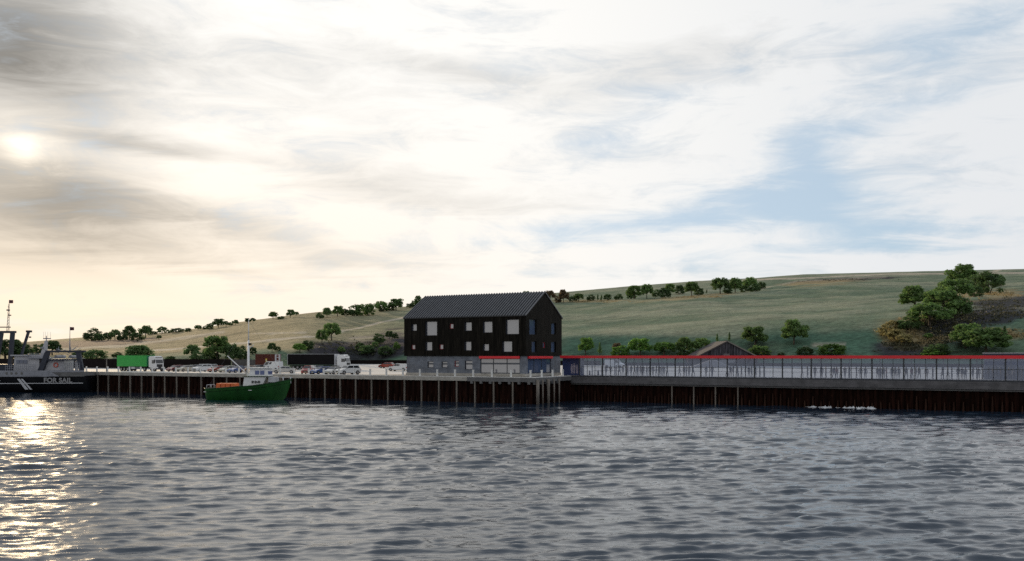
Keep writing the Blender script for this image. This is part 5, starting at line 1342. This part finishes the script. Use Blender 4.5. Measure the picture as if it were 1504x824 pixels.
# px, base y, height px, width px, shape, colour
ROWS = [
 ('on the left hilltop, {n} from the trawler side', 'trees in the left hilltop clump', [(136, 500, 18, 24, 'b', 'dark'), (145, 501, 12, 15, 'b', 'dark'), (158, 500, 12, 14, 'b', 'dark'), (169, 500, 17, 15, 't', 'deep'), (180, 500.5, 13, 14, 'b', 'dark'), (190, 499, 21, 19, 't', 'deep'),
   (201, 501, 13, 21, 'b', 'dark'), (214, 496, 19, 18, 't', 'deep'), (218.5, 491.5, 6, 9, 'b', 'dark'), (227, 491, 5, 9, 'b', 'dark'), (233.6, 499, 7, 7, 't', 'deep'), (239, 489.5, 10, 15, 'b', 'deep'), (250, 489.5, 5, 7, 'b', 'dark'), (261, 488.7, 7.5, 19, 'b', 'dark'), (276, 488, 6.5, 11, 'b', 'dark')]),
 ('on the ridge above the cars, {n} in the row', 'trees on the ridge above the cars', [(291, 485.5, 8.5, 10, 't', 'deep'), (301.5, 484, 6, 8, 'b', 'dark'), (308.6, 484, 10, 10, 'b', 'dark'), (320.6, 481.5, 14, 19, 't', 'deep'), (332, 480, 9, 10, 't', 'dark'), (339, 478, 5, 6, 'b', 'deep'),
   (346, 477.5, 8, 10, 't', 'deep'), (363.7, 475, 8, 9, 't', 'dark'), (371.5, 474, 7.5, 8, 't', 'deep'), (401, 469, 12, 14, 't', 'green'), (412.5, 469, 5, 11, 'b', 'dark'), (426.4, 467, 13, 13, 't', 'deep'), (435, 464.5, 7, 8, 't', 'deep')]),
 ('in the hilltop belt left of the roof, {n} along', 'trees in the hilltop belt left of the roof', [(469.8, 468, 9, 11, 'b', 'dark'), (480.4, 466.5, 15, 13, 't', 'deep'), (495.8, 465.5, 17, 18, 't', 'green'), (507.4, 464.5, 11, 13, 'b', 'dark'), (520, 464.5, 17, 18, 'b', 'deep'), (531.5, 464, 18.5, 18, 'b', 'green'), (542, 463.5, 18, 18, 'b', 'green'),
   (559.5, 458.5, 17, 19, 't', 'green'), (563, 458, 7, 12, 'b', 'dark'), (574, 456.5, 10, 11, 'b', 'dark'), (581.6, 456, 18, 25, 't', 'deep'), (602, 452, 6.5, 13, 'b', 'dark'), (607.7, 450.5, 9, 10, 'b', 'dark'), (614.5, 451, 17, 14, 't', 'deep')]),
 ('on the bank left of the building, {n} along', 'trees on the bank left of the building', [(399.5, 518, 14.5, 13, 't', 'deep'), (408, 516, 7, 10, 'b', 'dark'), (440, 519, 15, 20, 't', 'bright'), (452.5, 514.5, 15, 18, 'b', 'dark'), (472.7, 505, 21.5, 17, 't', 'green'), (487, 501, 28, 25, 't', 'green'),
   (500.6, 519, 9, 13, 'b', 'green'), (528.6, 516, 13, 14, 'b', 'dark'), (538, 522, 15, 27, 'b', 'dark'), (551, 510.5, 8.5, 10, 'b', 'deep'), (556.5, 505, 15, 18, 'b', 'dark'), (567, 523, 15.5, 23, 'b', 'dark'), (572, 499, 13.5, 12, 't', 'dark'), (580, 498, 9, 10, 'b', 'dark'), (582.6, 513, 10, 9, 'b', 'bright')]),
 ('behind the left wall, {n} from the trawler end', 'trees behind the left boundary wall', [(-30, 530, 30, 50, 't', 'dark'), (8, 531, 34, 50, 't', 'dark'), (34, 528, 22, 30, 'b', 'dark'), (55, 521, 15, 18, 'b', 'dark'), (76.5, 520, 20, 28, 't', 'dark'), (115, 526, 12, 20, 'b', 'dark'), (141, 531, 17, 34, 'b', 'deep'), (172, 525, 8, 14, 'b', 'dark'), (204, 531, 24, 38, 't', 'deep'), (250, 530, 7, 16, 'b', 'dark'),
   (282, 527, 22, 21, 't', 'deep'), (289.5, 531, 14, 20, 'b', 'deep'), (311, 531, 15, 26, 'b', 'dark'), (319, 532, 40, 44, 't', 'green'), (341, 530, 24, 22, 'b', 'deep'), (355, 528, 20, 20, 'b', 'dark'), (371, 520, 11, 11, 'b', 'dark')]),
 ('on the hill right of the roof, {n} along', 'trees in the field line right of the roof', [(773, 443, 16, 13, 't', 'green'), (807.7, 442, 16, 16, 't', 'brown'), (819.7, 445, 10, 10, 'b', 'brown'), (827.4, 445, 20, 16, 't', 'brown'), (840.6, 443, 8, 13, 'b', 'dark'), (850, 442.5, 12, 14, 't', 'green'), (867.6, 441.5, 9, 12, 'b', 'dark'), (877.9, 441.5, 8.5, 6, 'c', 'deep'),
   (883.4, 442, 8.5, 6, 'c', 'deep'), (892.6, 441, 9, 12, 'b', 'dark'), (908.6, 440, 8.5, 12, 'b', 'deep'), (927, 439, 13, 15, 'b', 'deep'), (931.6, 439.5, 21, 22, 't', 'green'), (950, 438.5, 22.5, 17, 't', 'green'), (963.5, 436, 11, 12, 'b', 'dark'), (976.6, 437.5, 16, 18, 'b', 'dark'), (984, 434, 18, 17, 't', 'green'), (998, 432.5, 14, 15, 'b', 'dark'),
   (1016, 435, 23, 20, 't', 'green'), (1026, 434, 13, 14, 'b', 'dark')]),
 ('in the right hilltop clump, {n} along', 'trees in the right hand hilltop clump', [(1038, 431.5, 6, 4, 'c', 'dark'), (1057.8, 431.5, 25, 25, 't', 'green'), (1069, 431.5, 11, 13, 'b', 'dark'), (1079.7, 430.5, 23, 20, 't', 'green'), (1093, 429.5, 11, 14, 'b', 'dark'), (1101.7, 428.5, 22.5, 20, 't', 'green'), (1109, 428.5, 12, 15, 'b', 'dark'), (1119, 424, 11, 12, 'b', 'dark')]),
 ('above the red walkway roof, {n} from the building', 'trees behind the walkway', [(860, 523, 26, 23, 't', 'bright'), (881, 523, 17, 9, 'c', 'deep'), (906, 518, 14, 12, 't', 'brown'), (912, 525, 18, 25, 'b', 'bright'), (940, 524, 26, 32, 't', 'bright'), (975.5, 524, 20, 32, 't', 'bright'), (1003, 525, 9, 19, 'b', 'dark'), (1005, 523, 26, 24, 't', 'green'), (1017, 524, 11, 11, 'b', 'green'), (1030, 521, 23, 26, 't', 'green')]),
 ('round the dark shed, {n} along', 'trees round the dark shed', [(1053.4, 509.5, 18, 8, 'c', 'deep'), (1071.4, 502, 13, 7, 'c', 'deep'), (1109.4, 511, 32, 40, 't', 'green'), (1116, 524, 15, 34, 'b', 'green'), (1147, 524, 5, 10, 'b', 'dark'), (1166, 509, 38, 38, 't', 'green'), (1183, 523, 13, 24, 'b', 'dark'), (1221, 524, 17, 42, 'b', 'bright')]),
 ('on the scrubby right slope, {n} from the field', 'trees on the scrubby right slope', [(1303, 494, 15, 20, 'b', 'ochre'), (1310, 485, 12, 18, 'b', 'ochre'), (1315, 500, 15, 22, 'b', 'ochre'), (1328, 505, 13, 20, 'b', 'ochre'), (1335, 486, 21, 26, 'b', 'deep'), (1343.6, 455, 33, 40, 't', 'green'), (1363, 500, 8, 12, 'b', 'green'), (1365, 482, 35, 50, 't', 'green'), (1370, 525, 10, 26, 'b', 'bright'), (1376, 523, 16, 29, 'b', 'deep'),
   (1386, 466, 37, 50, 't', 'green'), (1401, 445, 34, 42, 't', 'green'), (1411, 463, 28, 27, 'b', 'deep'), (1414, 421, 31, 36, 't', 'green'), (1418, 513, 35, 38, 't', 'green'), (1432, 437, 16, 19, 'b', 'deep'), (1434, 428, 24, 28, 'b', 'deep'), (1449, 521, 37, 55, 't', 'green'), (1452, 431, 30, 34, 'b', 'deep'), (1469, 421, 16, 11, 'b', 'deep'), (1476, 499, 17, 10, 'c', 'deep')]),
]
KN = dict(t='tree', b='bush', c='cone')
cnt = 0
for where, grp, lst in ROWS:
    for n, (px, py, h, w_, k, colr) in enumerate(sorted(lst)):
        kind = KN[k]; p = on_hill(px, py); m_ = p.y/F
        k_ = 1.25 if 'scrubby' in where else 1.12 if 'walkway' in where or 'mound' in where else 1.06; H, Wd = h*m_*1.04*k_**.5, w_*m_*1.08*k_
        size = 'tall' if h > 24 else 'small' if h < 10 else 'low' if kind == 'bush' else 'mid sized'
        noun = dict(tree='tree', bush='bush', cone='conical tree')[kind]
        o = thing(dict(tree='tree', bush='bush', cone='conical_tree')[kind], f'{size} {COLW[colr]} {noun} ' + where.format(n=nth(n + 1)), 'bush' if kind == 'bush' else 'tree', p, rng.random()*6.283, grp)
        o.scale = (Wd, Wd, H)
        i = cnt % len(CR[kind])
        link('stem' if kind == 'bush' else 'trunk', TRK[kind][cnt % 2], o); link('foliage' if kind == 'bush' else 'crown', crown(kind, i, colr), o)
        cnt += 1
def scrub():
    r = random.Random(9)
    for nm, lab, m_, areas in (('scrub', 'low dark brown scrub covering the right slope', leaf_mat('scrub_brown', (0.06, 0.062, 0.036), .3), ((1470, 455, 55, 20), (1395, 492, 62, 20), (1400, 470, 60, 12), (1340, 512, 50, 9), (540, 512, 70, 12), (1240, 411.5, 70, 2.5))),
                               ('dry_grass', 'dry ochre grass tufts round the right hand trees', leaf_mat('dry_grass', (0.34, 0.27, 0.14), .4), ((1330, 496, 34, 14), (1350, 470, 22, 6), (1400, 438, 44, 7), (1465, 433, 30, 5), (1480, 493, 32, 8), (1375, 501, 24, 6), (1020, 437, 60, 2), (880, 443, 60, 1.5)))):
        v, f = [], []
        for (px, py, a, b) in areas:
            for k in range(int(22 + a*b*.14)):
                x, y = px + r.gauss(0, .5)*a, py + r.gauss(0, .5)*b
                if y > 526: continue
                p = on_hill(x, y); w_ = .5 + 1.1*r.random()
                for j in range(14):
                    c = p + Vector((r.gauss(0, w_*.6), r.gauss(0, w_*.6), abs(r.gauss(0, .28)) + .02)); s_ = .14 + .16*r.random()
                    n = Vector((r.gauss(0, 1), r.gauss(0, 1), r.gauss(0, 1) + .4)).normalized(); u = n.orthogonal().normalized()*s_; t = n.cross(u)
                    i0 = len(v); v += [tuple(c - u), tuple(c - t), tuple(c + u), tuple(c + t)]; f.append((i0, i0+1, i0+2, i0+3))
        me = bpy.data.meshes.new(nm); me.from_pydata(v, [], f); me.materials.append(m_)
        tag(link(nm, me), lab, 'scrub', kind='stuff')
scrub()
for o in COL.objects:
    if o.get('label') and len(o['label'].replace('-', ' ').split()) > 16: print('LONG', o.name, o['label'])
print('trees', cnt, 'people', len(PPL), 'objects', len(COL.objects))
